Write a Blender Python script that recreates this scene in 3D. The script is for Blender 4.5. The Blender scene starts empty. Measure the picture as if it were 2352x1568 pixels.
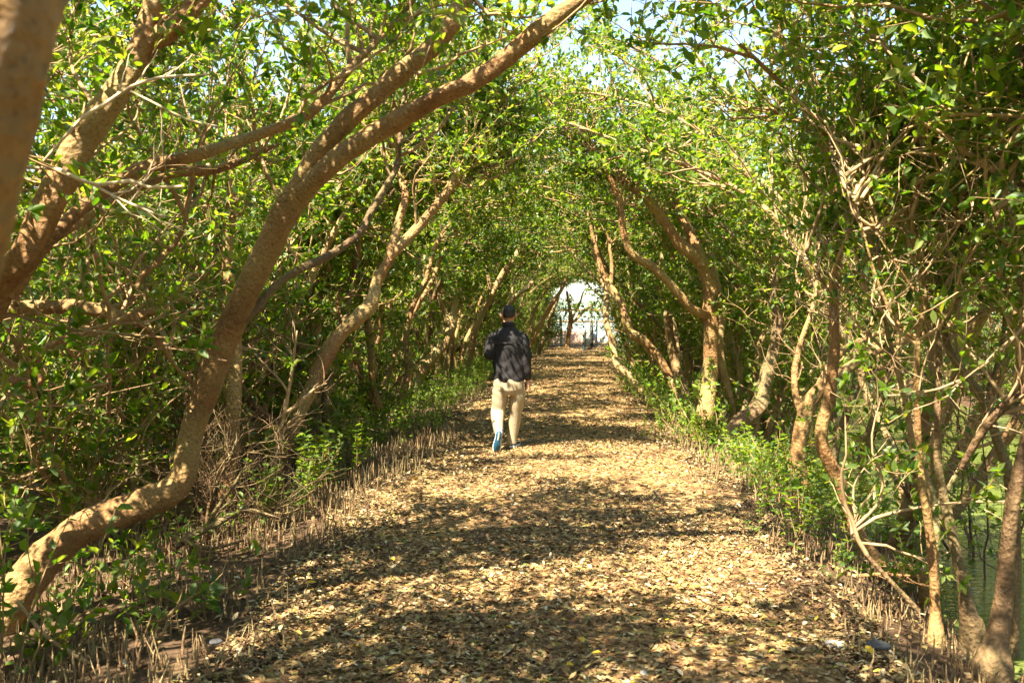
import bpy, math, random
import numpy as np
from mathutils import Vector, Matrix

rng = np.random.default_rng(11)
random.seed(5)
scene = bpy.context.scene
COL = scene.collection

# ------------------------------------------------------------------ camera
F = 2352 * 35.0 / 36.0          # focal length in units of a 2352 px wide picture
CAM_LOC = Vector((0.05, 0.0, 1.65))
PITCH, YAW = math.radians(1.83), math.radians(2.85)
cam_data = bpy.data.cameras.new("camera")
cam = bpy.data.objects.new("camera", cam_data)
COL.objects.link(cam)
cam.location = CAM_LOC
cam.rotation_euler = (math.radians(90) - PITCH, 0, YAW)
cam_data.lens = 35
cam_data.sensor_width = 36
cam_data.clip_start = 0.05
cam_data.clip_end = 6000
cam_data.dof.use_dof = True
cam_data.dof.focus_distance = 11.5
cam_data.dof.aperture_fstop = 5.6
scene.camera = cam
CR = cam.rotation_euler.to_matrix()


def P(px, py, d):
    """World point seen at (px, py) at depth d."""
    v = CR @ Vector(((px - 1176) / F * d, -(py - 784) / F * d, -d))
    return np.array(v + CAM_LOC)


def G(px, py, z=0.0):
    """World point where that line of sight meets height z."""
    v = CR @ Vector(((px - 1176) / F, -(py - 784) / F, -1))
    t = (z - CAM_LOC.z) / v.z
    return np.array(v * t + CAM_LOC)


# ------------------------------------------------------------------ terrain
PATH_END = 49.0


def path_c(y):
    return 1.0 * np.clip((np.asarray(y, float) - 22) / 24, 0, 1.2) ** 1.5


def path_w(y):
    y = np.asarray(y, float)
    return 1.5 + 0.12 * np.sin(y * 0.9) + 0.08 * np.sin(y * 2.3 + 1) + 0.35 * np.clip((6 - y) / 6, 0, 1)


def gz(x, y):
    x = np.asarray(x, float)
    y = np.asarray(y, float)
    s = x - path_c(y)
    w = path_w(y)
    l = np.clip((-s - w) / 3.6, 0, 1)
    r = np.clip((s - w) / 1.75, 0, 1)
    r = r * r * (3 - 2 * r)
    far = np.clip((s - 8.2) / 1.6, 0, 1)
    z = -0.40 * l - 0.62 * r + 0.45 * far
    far_l = np.clip((-s - 8.0) / 3, 0, 1)
    z = z + 0.3 * far_l
    off = np.clip((np.abs(s) - w) / 0.6, 0, 1)
    n = np.sin(x * 3.1 + np.sin(y * 1.7) * 1.3) * np.sin(y * 2.3 + x) * 0.03 + np.sin(x * 7.3 + 1) * np.sin(y * 6.1) * 0.012
    z = z + n * (0.35 + off)
    z = z + 0.02 * (1 - np.clip(np.abs(s) / w, 0, 1) ** 2)
    # beyond the end of the path the land falls away to the open water
    e = np.clip((y - PATH_END - 1.5) / 5, 0, 1)
    z = z * (1 - e) - 1.2 * e
    return z


# ------------------------------------------------------------------ helpers
def tag(o, label=None, cat=None, group=None, kind=None):
    if label:
        o["label"] = label
    if cat:
        o["category"] = cat
    if group:
        o["group"] = group
    if kind:
        o["kind"] = kind
    return o


def empty(name, loc=(0, 0, 0), rotz=0.0):
    o = bpy.data.objects.new(name, None)
    o.empty_display_size = 0.2
    COL.objects.link(o)
    o.location = loc
    o.rotation_euler = (0, 0, rotz)
    return o


class Geo:
    """Collects quads (numpy) with a material index and a per-face random."""

    def __init__(self):
        self.v, self.f, self.m, self.r = [], [], [], []
        self.n = 0

    def add(self, v, f, m=0, r=None):
        v = np.asarray(v, float).reshape(-1, 3)
        f = np.asarray(f, np.int64).reshape(-1, 4)
        self.v.append(v)
        self.f.append(f + self.n)
        self.m.append(np.full(len(f), m, np.int32))
        self.r.append(rng.random(len(f)).astype(np.float32) if r is None else np.asarray(r, np.float32))
        self.n += len(v)

    def build(self, name, mats, parent=None, origin=None, smooth=True):
        v = np.concatenate(self.v) if self.v else np.zeros((0, 3))
        f = np.concatenate(self.f) if self.f else np.zeros((0, 4), np.int64)
        if origin is not None:
            v = v - np.asarray(origin)
        me = bpy.data.meshes.new(name)
        me.vertices.add(len(v))
        me.vertices.foreach_set("co", v.astype(np.float32).ravel())
        # degenerate quads (last two equal) become triangles
        tri = f[:, 2] == f[:, 3]
        counts = np.where(tri, 3, 4)
        starts = np.concatenate([[0], np.cumsum(counts)[:-1]])
        mask = np.ones((len(f), 4), bool)
        mask[tri, 3] = False
        idx = f[mask]
        me.loops.add(len(idx))
        me.loops.foreach_set("vertex_index", idx.astype(np.int32))
        me.polygons.add(len(f))
        me.polygons.foreach_set("loop_start", starts.astype(np.int32))
        me.polygons.foreach_set("material_index", np.concatenate(self.m))
        me.polygons.foreach_set("use_smooth", np.full(len(f), smooth, bool))
        a = me.attributes.new("rnd", "FLOAT", "FACE")
        a.data.foreach_set("value", np.concatenate(self.r))
        for mt in mats if isinstance(mats, (list, tuple)) else [mats]:
            me.materials.append(mt)
        me.update(calc_edges=True)
        me.validate()
        o = bpy.data.objects.new(name, me)
        COL.objects.link(o)
        if parent is not None:
            o.parent = parent
        return o


def norm(a):
    return a / np.maximum(np.linalg.norm(a, axis=-1, keepdims=True), 1e-9)


def catmull(pts, step=0.07):
    """Smooth resample of rows (x,y,z,r)."""
    p = np.asarray(pts, float)
    p = np.vstack([2 * p[0] - p[1], p, 2 * p[-1] - p[-2]])
    out = []
    for i in range(1, len(p) - 2):
        a, b, c, d = p[i - 1], p[i], p[i + 1], p[i + 2]
        n = max(2, int(np.linalg.norm(c[:3] - b[:3]) / step))
        t = np.linspace(0, 1, n, endpoint=False)[:, None]
        out.append(0.5 * (2 * b + (c - a) * t + (2 * a - 5 * b + 4 * c - d) * t ** 2 + (3 * b - a - 3 * c + d) * t ** 3))
    out.append(p[-2][None])
    q = np.vstack(out)
    q[:, 3] = np.maximum(q[:, 3], 0.0015)
    return q


def tubes(geo, pts, rad, sides=4, m=0, bumpy=0.0, knots=0):
    """Bulk tubes: pts (T,S,3), rad (T,S)."""
    T, S, _ = pts.shape
    if T == 0:
        return
    tan = np.empty_like(pts)
    tan[:, 1:-1] = pts[:, 2:] - pts[:, :-2]
    tan[:, 0] = pts[:, 1] - pts[:, 0]
    tan[:, -1] = pts[:, -1] - pts[:, -2]
    tan = norm(tan)
    ref = np.where(np.abs(tan[:, :1, 2:3]) < 0.8, np.array([0, 0, 1.0]), np.array([1.0, 0, 0]))
    u = np.empty_like(pts)
    cur = norm(np.cross(np.broadcast_to(ref, (T, 1, 3)), tan[:, :1]))[:, 0]
    for s in range(S):
        t = tan[:, s]
        cur = norm(cur - (cur * t).sum(-1, keepdims=True) * t)
        u[:, s] = cur
    w = np.cross(tan, u)
    ang = np.arange(sides) / sides * 2 * np.pi
    c, sn = np.cos(ang), np.sin(ang)
    rr = np.broadcast_to(rad[:, :, None], (T, S, sides)).copy()
    if bumpy:
        k = np.arange(S)[None, :, None]
        ph = rng.random((T, 1, 1)) * 6
        rr *= 1 + bumpy * (np.sin(k * 0.37 + ph) * np.sin(ang * 2 + k * 0.11 + ph) + 0.7 * np.sin(k * 0.83 + ang * 3 + ph) * np.cos(k * 0.29) + 0.35 * rng.standard_normal((T, S, sides)))
    for _ in range(knots):
        s0, a0, am = rng.random() * S, rng.random() * 6.28, (0.10 + 0.22 * rng.random()) * (1 if rng.random() < 0.7 else -0.6)
        ws_, wa_ = 1.2 + 2.5 * rng.random(), 0.25 + 0.4 * rng.random()
        da = np.angle(np.exp(1j * (ang - a0)))
        rr *= 1 + am * np.exp(-((np.arange(S) - s0) / ws_) ** 2)[None, :, None] * np.exp(-(da / wa_) ** 2)[None, None, :]
    ring = pts[:, :, None, :] + rr[..., None] * (u[:, :, None, :] * c[None, None, :, None] + w[:, :, None, :] * sn[None, None, :, None])
    v = ring.reshape(-1, 3)
    base = (np.arange(T) * S * sides)[:, None, None] + (np.arange(S - 1) * sides)[None, :, None]
    a = np.arange(sides)[None, None, :]
    b = (np.arange(sides) + 1) % sides
    b = b[None, None, :]
    f = np.stack([base + a, base + b, base + sides + b, base + sides + a], -1).reshape(-1, 4)
    r = np.repeat(rng.random(T), (S - 1) * sides)
    geo.add(v, f, m, r)


def tube(geo, rows, sides=14, m=0, bumpy=0.05, step=0.07, knots=0):
    q = catmull(rows, step)
    # close the tip
    tip = q[-1:].copy()
    tip[:, :3] += norm(q[-1:, :3] - q[-2:-1, :3]) * q[-1, 3] * 0.6
    tip[:, 3] *= 0.15
    q = np.vstack([q, tip])
    tubes(geo, q[None, :, :3], q[None, :, 3], sides, m, bumpy, knots)
    return q


def leaves(geo, pos, d, nrm, size, wr=0.46, m=1, fold=0.16, curl=0.12, r=None):
    """Folded pointed leaves: 6 vertices, two quads each."""
    n = len(pos)
    if n == 0:
        return
    d = norm(d)
    s = norm(np.cross(d, nrm))
    up = np.cross(s, d)
    L = size[:, None]
    W = L * wr * 0.5
    cu = (curl * (rng.random((n, 1)) * 1.6 - 0.5)) * L
    fo = fold * (rng.random((n, 1)) * 1.5) * L
    b = pos
    l1 = pos + d * L * 0.30 + s * W * 0.92 + up * (fo - cu * 0.3)
    l2 = pos + d * L * 0.66 + s * W * 0.86 + up * (fo - cu * 0.9)
    t = pos + d * L - up * cu * 1.8
    r2 = pos + d * L * 0.66 - s * W * 0.86 + up * (fo - cu * 0.9)
    r1 = pos + d * L * 0.30 - s * W * 0.92 + up * (fo - cu * 0.3)
    v = np.stack([b, l1, l2, t, r2, r1], 1).reshape(-1, 3)
    k = (np.arange(n) * 6)[:, None]
    f = np.stack([k + np.array([0, 3, 2, 1]), k + np.array([0, 5, 4, 3])], 1).reshape(-1, 4)
    rr = rng.random(n) if r is None else r
    geo.add(v, f, m, np.repeat(rr, 2))


def branches(par, n, t0, t1, lmin, lmax, S, spread=0.9, fwd=0.6, bias=(0, 0, 0.25), wander=0.35, sag=0.0):
    """Children polylines of parents par (M,S0,3)."""
    M, S0, _ = par.shape
    if M == 0:
        return np.zeros((0, S, 3))
    par = np.repeat(par, n, 0)
    T = len(par)
    t = t0 + (t1 - t0) * rng.random(T)
    x = t * (S0 - 1)
    i = np.minimum(x.astype(int), S0 - 2)
    fr = (x - i)[:, None]
    a = par[np.arange(T), i]
    b = par[np.arange(T), i + 1]
    start = a * (1 - fr) + b * fr
    tan = norm(b - a)
    d = norm(tan * fwd + norm(rng.standard_normal((T, 3))) * spread + np.asarray(bias))
    ln = (lmin + (lmax - lmin) * rng.random(T))[:, None] / (S - 1)
    out = np.empty((T, S, 3))
    out[:, 0] = start
    for s in range(1, S):
        d = norm(d + rng.standard_normal((T, 3)) * wander * 0.6 + np.asarray(bias) * 0.35 - np.array([0, 0, sag]))
        out[:, s] = out[:, s - 1] + d * ln
    return out


def allowed(p):
    """Nothing grows through the walking corridor or right in front of the lens."""
    s = p[:, 0] - path_c(p[:, 1])
    corridor = (np.abs(s) < 1.55) & (p[:, 2] < 2.75 + 0.35 * np.cos(s * 1.0) - 0.35 * np.clip((p[:, 1] - 32) / 8, 0, 1)) & (p[:, 1] > -3) & (p[:, 1] < 60)
    near = np.linalg.norm(p - np.array([0.05, 0, 1.65]), axis=1) < 2.3
    near |= (p[:, 1] > -0.5) & (p[:, 1] < 4.2) & (np.abs(p[:, 0]) < 2.4) & (p[:, 2] < 2.95)
    under = p[:, 2] < gz(p[:, 0], p[:, 1]) + 0.03
    return ~(corridor | near | under)


def rosettes(geo, tw, per, size, jit=0.35, m=1, world=None, wr=0.46):
    """Leaves along twigs tw (T,S,3), thickest at the tip."""
    T, S, _ = tw.shape
    if T == 0:
        return
    tw = np.repeat(tw, per, 0)
    N = len(tw)
    t = 1 - rng.random(N) ** 1.6 * 0.85
    x = t * (S - 1)
    i = np.minimum(x.astype(int), S - 2)
    fr = (x - i)[:, None]
    a, b = tw[np.arange(N), i], tw[np.arange(N), i + 1]
    pos = a * (1 - fr) + b * fr
    tan = norm(b - a)
    d = norm(tan * 0.55 + norm(rng.standard_normal((N, 3))) * 0.9 + np.array([0, 0, 0.05]))
    nr = norm(np.array([0, 0, 1.0]) + rng.standard_normal((N, 3)) * 0.6)
    sz = size * (0.6 + 0.65 * rng.random(N))
    leaves(geo, pos, d, nr, sz, wr=wr, m=m)


# ------------------------------------------------------------------ materials
def mat(name):
    m = bpy.data.materials.new(name)
    m.use_nodes = True
    nt = m.node_tree
    nt.nodes.clear()
    out = nt.nodes.new("ShaderNodeOutputMaterial")
    return m, nt, out


def N(nt, t, **kw):
    n = nt.nodes.new(t)
    for k, v in kw.items():
        if k in n.inputs:
            n.inputs[k].default_value = v
        else:
            setattr(n, k, v)
    return n


def ramp(nt, stops, interp="LINEAR"):
    n = nt.nodes.new("ShaderNodeValToRGB")
    cr = n.color_ramp
    cr.interpolation = interp
    while len(cr.elements) < len(stops):
        cr.elements.new(0.5)
    for e, (p, c) in zip(cr.elements, stops):
        e.position = p
        e.color = (*c, 1)
    return n


def bark(name, c1, c2, c3, scale=1.0, bump=0.9):
    m, nt, out = mat(name)
    L = nt.links.new
    tc = N(nt, "ShaderNodeNewGeometry")
    n1 = N(nt, "ShaderNodeTexNoise", Scale=5.0 * scale, Detail=6.0, Roughness=0.65)
    n2 = N(nt, "ShaderNodeTexNoise", Scale=70.0 * scale, Detail=4.0, Roughness=0.7)
    n3 = N(nt, "ShaderNodeTexNoise", Scale=1.7 * scale, Detail=3.0)
    vo = N(nt, "ShaderNodeTexVoronoi", Scale=38.0 * scale)
    for n in (n1, n2, n3, vo):
        L(tc.outputs["Position"], n.inputs["Vector"])
    r1 = ramp(nt, [(0.3, c1), (0.52, c2), (0.72, c3)])
    L(n1.outputs["Fac"], r1.inputs[0])
    r3 = ramp(nt, [(0.42, (0, 0, 0)), (0.68, (1, 1, 1))])
    L(n3.outputs["Fac"], r3.inputs[0])
    mix = N(nt, "ShaderNodeMix", data_type="RGBA")
    L(r3.outputs["Color"], mix.inputs[0])
    L(r1.outputs["Color"], mix.inputs[6])
    mix.inputs[7].default_value = (c3[0] * 0.85, c3[1] * 1.02, c3[2] * 0.9, 1)
    sp = ramp(nt, [(0.33, (0.35, 0.32, 0.3)), (0.46, (1, 1, 1)), (0.66, (1.15, 1.12, 1.1))])
    L(n2.outputs["Fac"], sp.inputs[0])
    mul = N(nt, "ShaderNodeMix", data_type="RGBA", blend_type="MULTIPLY")
    mul.inputs[0].default_value = 0.85
    L(mix.outputs[2], mul.inputs[6])
    L(sp.outputs["Color"], mul.inputs[7])
    # scars and lenticels: dark pits stretched round the stem
    mp = N(nt, "ShaderNodeMapping")
    mp.inputs["Scale"].default_value = (1.0, 1.0, 2.2)
    L(tc.outputs["Position"], mp.inputs["Vector"])
    v2 = N(nt, "ShaderNodeTexVoronoi", Scale=17.0 * scale)
    v2.inputs["Randomness"].default_value = 1.0
    L(mp.outputs[0], v2.inputs["Vector"])
    pit = ramp(nt, [(0.10, (0.28, 0.24, 0.2)), (0.22, (1, 1, 1))])
    L(v2.outputs["Distance"], pit.inputs[0])
    mul2 = N(nt, "ShaderNodeMix", data_type="RGBA", blend_type="MULTIPLY")
    L(r3.outputs["Color"], mul2.inputs[0])
    L(mul.outputs[2], mul2.inputs[6])
    L(pit.outputs["Color"], mul2.inputs[7])
    bs = N(nt, "ShaderNodeBsdfPrincipled", Roughness=0.66)
    bs.inputs["Specular IOR Level"].default_value = 0.4
    L(mul2.outputs[2], bs.inputs["Base Color"])
    add = N(nt, "ShaderNodeMath", operation="ADD")
    L(n2.outputs["Fac"], add.inputs[0])
    L(vo.outputs["Distance"], add.inputs[1])
    add2 = N(nt, "ShaderNodeMath", operation="MULTIPLY_ADD")
    L(n1.outputs["Fac"], add2.inputs[0])
    add2.inputs[1].default_value = 1.5
    L(add.outputs[0], add2.inputs[2])
    bp = N(nt, "ShaderNodeBump", Strength=bump, Distance=0.012)
    L(add2.outputs[0], bp.inputs["Height"])
    L(bp.outputs[0], bs.inputs["Normal"])
    L(bs.outputs[0], out.inputs[0])
    return m


def leafmat(name, stops, tstops, trans=0.52, rough=0.42, spec=0.4):
    m, nt, out = mat(name)
    L = nt.links.new
    at = N(nt, "ShaderNodeAttribute", attribute_name="rnd")
    oi = N(nt, "ShaderNodeObjectInfo")
    ge = N(nt, "ShaderNodeNewGeometry")
    ns = N(nt, "ShaderNodeTexNoise", Scale=0.9, Detail=2.0)
    L(ge.outputs["Position"], ns.inputs["Vector"])
    a1 = N(nt, "ShaderNodeMath", operation="MULTIPLY_ADD")
    L(ns.outputs["Fac"], a1.inputs[0])
    a1.inputs[1].default_value = 0.7
    a1.inputs[2].default_value = -0.35
    a2 = N(nt, "ShaderNodeMath", operation="ADD")
    L(at.outputs["Fac"], a2.inputs[0])
    L(a1.outputs[0], a2.inputs[1])
    a3 = N(nt, "ShaderNodeMath", operation="MULTIPLY_ADD")
    L(oi.outputs["Random"], a3.inputs[0])
    a3.inputs[1].default_value = 0.2
    L(a2.outputs[0], a3.inputs[2])
    r1 = ramp(nt, stops)
    r2 = ramp(nt, tstops)
    L(a3.outputs[0], r1.inputs[0])
    L(a3.outputs[0], r2.inputs[0])
    bf = N(nt, "ShaderNodeMix", data_type="RGBA")
    L(ge.outputs["Backfacing"], bf.inputs[0])
    L(r1.outputs["Color"], bf.inputs[6])
    pale = N(nt, "ShaderNodeMix", data_type="RGBA")
    pale.inputs[0].default_value = 0.30
    L(r1.outputs["Color"], pale.inputs[6])
    pale.inputs[7].default_value = (0.20, 0.26, 0.12, 1)
    L(pale.outputs[2], bf.inputs[7])
    bs = N(nt, "ShaderNodeBsdfPrincipled", Roughness=rough)
    bs.inputs["Specular IOR Level"].default_value = spec
    L(bf.outputs[2], bs.inputs["Base Color"])
    tr = N(nt, "ShaderNodeBsdfTranslucent")
    L(r2.outputs["Color"], tr.inputs["Color"])
    mx = N(nt, "ShaderNodeMixShader")
    mx.inputs[0].default_value = trans
    L(bs.outputs[0], mx.inputs[1])
    L(tr.outputs[0], mx.inputs[2])
    L(mx.outputs[0], out.inputs[0])
    return m


def simple(name, c1, c2=None, scale=20.0, rough=0.7, bump=0.2, spec=0.4, metal=0.0, dist=0.01, detail=4.0):
    m, nt, out = mat(name)
    L = nt.links.new
    c2 = c2 or tuple(x * 0.7 for x in c1)
    tc = N(nt, "ShaderNodeTexCoord")
    n1 = N(nt, "ShaderNodeTexNoise", Scale=scale, Detail=detail, Roughness=0.6)
    L(tc.outputs["Object"], n1.inputs["Vector"])
    r1 = ramp(nt, [(0.35, c2), (0.65, c1)])
    L(n1.outputs["Fac"], r1.inputs[0])
    bs = N(nt, "ShaderNodeBsdfPrincipled", Roughness=rough, Metallic=metal)
    bs.inputs["Specular IOR Level"].default_value = spec
    L(r1.outputs["Color"], bs.inputs["Base Color"])
    bp = N(nt, "ShaderNodeBump", Strength=bump, Distance=dist)
    L(n1.outputs["Fac"], bp.inputs["Height"])
    L(bp.outputs[0], bs.inputs["Normal"])
    L(bs.outputs[0], out.inputs[0])
    return m


M_BARK = bark("bark_orange", (0.15, 0.070, 0.024), (0.27, 0.140, 0.050), (0.36, 0.215, 0.090))
M_BARKPALE = bark("bark_pale", (0.20, 0.115, 0.047), (0.30, 0.185, 0.082), (0.40, 0.275, 0.135))
M_BARKDARK = bark("bark_dark", (0.085, 0.048, 0.022), (0.15, 0.087, 0.04), (0.23, 0.145, 0.07))
M_TWIG = simple("twig_bark", (0.38, 0.25, 0.12), (0.21, 0.125, 0.055), 9.0, 0.7, 0.2)
M_DEAD = simple("dead_twig", (0.44, 0.31, 0.17), (0.27, 0.17, 0.085), 8.0, 0.75, 0.2)
M_PALETWIG = simple("pale_twig", (0.62, 0.50, 0.33), (0.42, 0.31, 0.18), 9.0, 0.75, 0.2)
M_BROWNTWIG = simple("brown_twig", (0.22, 0.12, 0.075), (0.11, 0.055, 0.03), 8.0, 0.75, 0.2)
GREEN = [(0.0, (0.020, 0.058, 0.006)), (0.35, (0.048, 0.105, 0.009)), (0.7, (0.085, 0.145, 0.011)), (1.0, (0.15, 0.185, 0.02))]
TGREEN = [(0.0, (0.08, 0.21, 0.006)), (0.4, (0.20, 0.37, 0.009)), (0.8, (0.34, 0.47, 0.012)), (1.0, (0.47, 0.50, 0.03))]
M_LEAF = leafmat("mangrove_leaf", GREEN, TGREEN)
M_LEAFBRIGHT = leafmat("young_leaf", [(0.0, (0.05, 0.13, 0.012)), (0.5, (0.10, 0.20, 0.02)), (1.0, (0.20, 0.27, 0.03))],
                       [(0.0, (0.14, 0.34, 0.015)), (0.6, (0.30, 0.52, 0.02)), (1.0, (0.50, 0.58, 0.04))])
MATS = [M_TWIG, M_LEAF]
MATSB = [M_TWIG, M_LEAFBRIGHT]
MATSD = [M_DEAD, M_LEAF]

# ------------------------------------------------------------------ ground, path, water
def heightfield(name, xs, ys, dz, m, smooth=True, fn=gz):
    X, Y = np.meshgrid(xs, ys)
    Z = fn(X, Y) + dz
    v = np.stack([X, Y, Z], -1).reshape(-1, 3)
    nx = len(xs)
    i = (np.arange(len(ys) - 1)[:, None] * nx + np.arange(nx - 1)[None, :]).ravel()
    f = np.stack([i, i + 1, i + nx + 1, i + nx], -1)
    g = Geo()
    g.add(v, f)
    return g.build(name, m)


def litter_material(name, dark, cols, vscale, mud=0.35):
    """Earth strewn with leaf fragments: two stretched cell patterns over soil."""
    m, nt, out = mat(name)
    L = nt.links.new
    ge = N(nt, "ShaderNodeNewGeometry")
    wob = N(nt, "ShaderNodeTexNoise", Scale=9.0, Detail=3.0)
    L(ge.outputs["Position"], wob.inputs["Vector"])
    vm = N(nt, "ShaderNodeVectorMath", operation="MULTIPLY_ADD")
    L(wob.outputs["Color"], vm.inputs[0])
    vm.inputs[1].default_value = (0.12, 0.12, 0.0)
    L(ge.outputs["Position"], vm.inputs[2])
    vo = N(nt, "ShaderNodeTexVoronoi", Scale=vscale)
    L(vm.outputs[0], vo.inputs["Vector"])
    sep = N(nt, "ShaderNodeSeparateColor")
    L(vo.outputs["Color"], sep.inputs[0])
    r = ramp(nt, cols, "CONSTANT")
    L(sep.outputs[0], r.inputs[0])
    big = N(nt, "ShaderNodeTexNoise", Scale=1.1, Detail=5.0, Roughness=0.65)
    L(ge.outputs["Position"], big.inputs["Vector"])
    br = ramp(nt, [(mud, (0, 0, 0)), (mud + 0.25, (1, 1, 1))])
    L(big.outputs["Fac"], br.inputs[0])
    fine = N(nt, "ShaderNodeTexNoise", Scale=60.0, Detail=4.0)
    L(ge.outputs["Position"], fine.inputs["Vector"])
    soil = ramp(nt, [(0.3, tuple(c * 0.6 for c in dark)), (0.7, tuple(c * 1.4 for c in dark))])
    L(fine.outputs["Fac"], soil.inputs[0])
    mx = N(nt, "ShaderNodeMix", data_type="RGBA")
    L(br.outputs["Color"], mx.inputs[0])
    L(soil.outputs["Color"], mx.inputs[6])
    L(r.outputs["Color"], mx.inputs[7])
    bs = N(nt, "ShaderNodeBsdfPrincipled", Roughness=0.85)
    bs.inputs["Specular IOR Level"].default_value = 0.2
    L(mx.outputs[2], bs.inputs["Base Color"])
    bp = N(nt, "ShaderNodeBump", Strength=0.8, Distance=0.02)
    L(sep.outputs[1], bp.inputs["Height"])
    bp2 = N(nt, "ShaderNodeBump", Strength=0.5, Distance=0.01)
    L(fine.outputs["Fac"], bp2.inputs["Height"])
    L(bp.outputs[0], bp2.inputs["Normal"])
    L(bp2.outputs[0], bs.inputs["Normal"])
    L(bs.outputs[0], out.inputs[0])
    return m


LCOL = [(0.0, (0.16, 0.085, 0.035)), (0.2, (0.24, 0.14, 0.055)), (0.4, (0.34, 0.21, 0.085)), (0.6, (0.12, 0.065, 0.03)), (0.75, (0.43, 0.29, 0.13)), (0.92, (0.26, 0.22, 0.06))]
M_PATH = litter_material("path_earth", (0.10, 0.055, 0.028), LCOL, 24.0, 0.30)
M_MUD = litter_material("bank_mud", (0.075, 0.045, 0.026), [(0.0, (0.06, 0.035, 0.02)), (0.4, (0.10, 0.06, 0.032)), (0.75, (0.16, 0.10, 0.05)), (0.93, (0.24, 0.17, 0.08))], 20.0, 0.45)

xs = np.unique(np.concatenate([[-900, -300, -120, -60, -40, -28], np.arange(-20, 20.01, 0.16), [28, 40, 60, 120, 300, 900]]))
ys = np.unique(np.concatenate([[-200, -60, -20], np.arange(-8, 60, 0.2), [64, 70, 80, 100, 160, 300, 800, 2500]]))
tag(heightfield("ground", xs, ys, 0.0, M_MUD), kind="structure")

# the path: a crowned ribbon lying on the bank
g = Geo()
py_ = np.arange(-7, PATH_END + 0.6, 0.2)
K = 17
rows = []
for y in py_:
    w = path_w(y) + 0.10 * np.sin(y * 5.1) - 0.05
    s = np.linspace(-1, 1, K) * w
    rows.append(np.stack([path_c(y) + s, np.full(K, y), gz(path_c(y) + s, np.full(K, y)) + 0.012], -1))
V = np.array(rows)
i = (np.arange(len(py_) - 1)[:, None] * K + np.arange(K - 1)[None, :]).ravel()
g.add(V.reshape(-1, 3), np.stack([i, i + 1, i + K + 1, i + K], -1))
tag(g.build("path", M_PATH), kind="structure")


def water_mat():
    m, nt, out = mat("murky_water")
    L = nt.links.new
    ge = N(nt, "ShaderNodeNewGeometry")
    mp = N(nt, "ShaderNodeMapping")
    mp.inputs["Scale"].default_value = (0.6, 1.6, 1)
    L(ge.outputs["Position"], mp.inputs["Vector"])
    n1 = N(nt, "ShaderNodeTexNoise", Scale=7.0, Detail=3.0, Roughness=0.55)
    n2 = N(nt, "ShaderNodeTexNoise", Scale=0.7, Detail=3.0)
    L(mp.outputs[0], n1.inputs["Vector"])
    L(ge.outputs["Position"], n2.inputs["Vector"])
    c = ramp(nt, [(0.3, (0.085, 0.115, 0.022)), (0.7, (0.13, 0.16, 0.04))])
    L(n2.outputs["Fac"], c.inputs[0])
    bs = N(nt, "ShaderNodeBsdfPrincipled", Roughness=0.06, IOR=1.33)
    L(c.outputs["Color"], bs.inputs["Base Color"])
    bp = N(nt, "ShaderNodeBump", Strength=0.35, Distance=0.05)
    L(n1.outputs["Fac"], bp.inputs["Height"])
    L(bp.outputs[0], bs.inputs["Normal"])
    L(bs.outputs[0], out.inputs[0])
    return m


g = Geo()
WZ = -0.44
g.add([(-3000, -200, WZ), (3000, -200, WZ), (3000, 5500, WZ), (-3000, 5500, WZ)], [(0, 1, 2, 3)])
tag(g.build("water", water_mat()), kind="structure")

# ------------------------------------------------------------------ trees drawn limb by limb
def trace(rows):
    """rows of (px, py, depth, width_px) -> rows of (x, y, z, radius)."""
    return np.array([[*P(a, b, d), w * 0.5 * d / F] for a, b, d, w in rows])


def resample(q, S):
    d = np.concatenate([[0], np.cumsum(np.linalg.norm(np.diff(q[:, :3], axis=0), axis=1))])
    t = np.linspace(0, d[-1], S)
    return np.stack([np.interp(t, d, q[:, k]) for k in range(3)], -1)


def crown_on(geo, limbs, n1, n2, per, t0=0.45, len1=(0.5, 1.3), len2=(0.22, 0.55), size=0.062, bias=(0, 0, 0.3), bare=0, wood=0, leafm=1):
    par = np.stack([resample(q, 24) for q in limbs])
    b1 = branches(par, n1, t0, 1.0, *len1, 9, spread=1.0, fwd=0.5, bias=bias)
    b1 = b1[allowed(b1[:, 5]) & allowed(b1[:, -1])]
    tubes(geo, b1, np.linspace(0.013, 0.004, 9)[None] * (0.7 + 0.6 * rng.random((len(b1), 1))), 5, wood)
    b2 = branches(b1, n2, 0.2, 1.0, *len2, 5, spread=1.0, fwd=0.6, bias=(0, 0, 0.12))
    b2 = b2[allowed(b2[:, -1])]
    tubes(geo, b2, np.linspace(0.0042, 0.0018, 5)[None] * np.ones((len(b2), 1)), 3, wood)
    rosettes(geo, b2, per, size, m=leafm)
    if bare:
        c1 = branches(par, bare, 0.15, 0.8, 0.35, 1.2, 8, spread=1.1, fwd=0.3, bias=(0, 0, 0.05), wander=0.4)
        c1 = c1[allowed(c1[:, -1]) & (c1[:, 0, 2] > 0.95)]
        tubes(geo, c1, np.linspace(0.0062, 0.002, 8)[None] * (0.6 + 0.6 * rng.random((len(c1), 1))), 4, wood)
        c2 = branches(c1, 4, 0.25, 0.95, 0.12, 0.45, 5, spread=1.0, fwd=0.6, wander=0.35)
        c2 = c2[allowed(c2[:, -1])]
        tubes(geo, c2, np.linspace(0.0035, 0.0015, 5)[None] * np.ones((len(c2), 1)), 3, wood)


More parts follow.
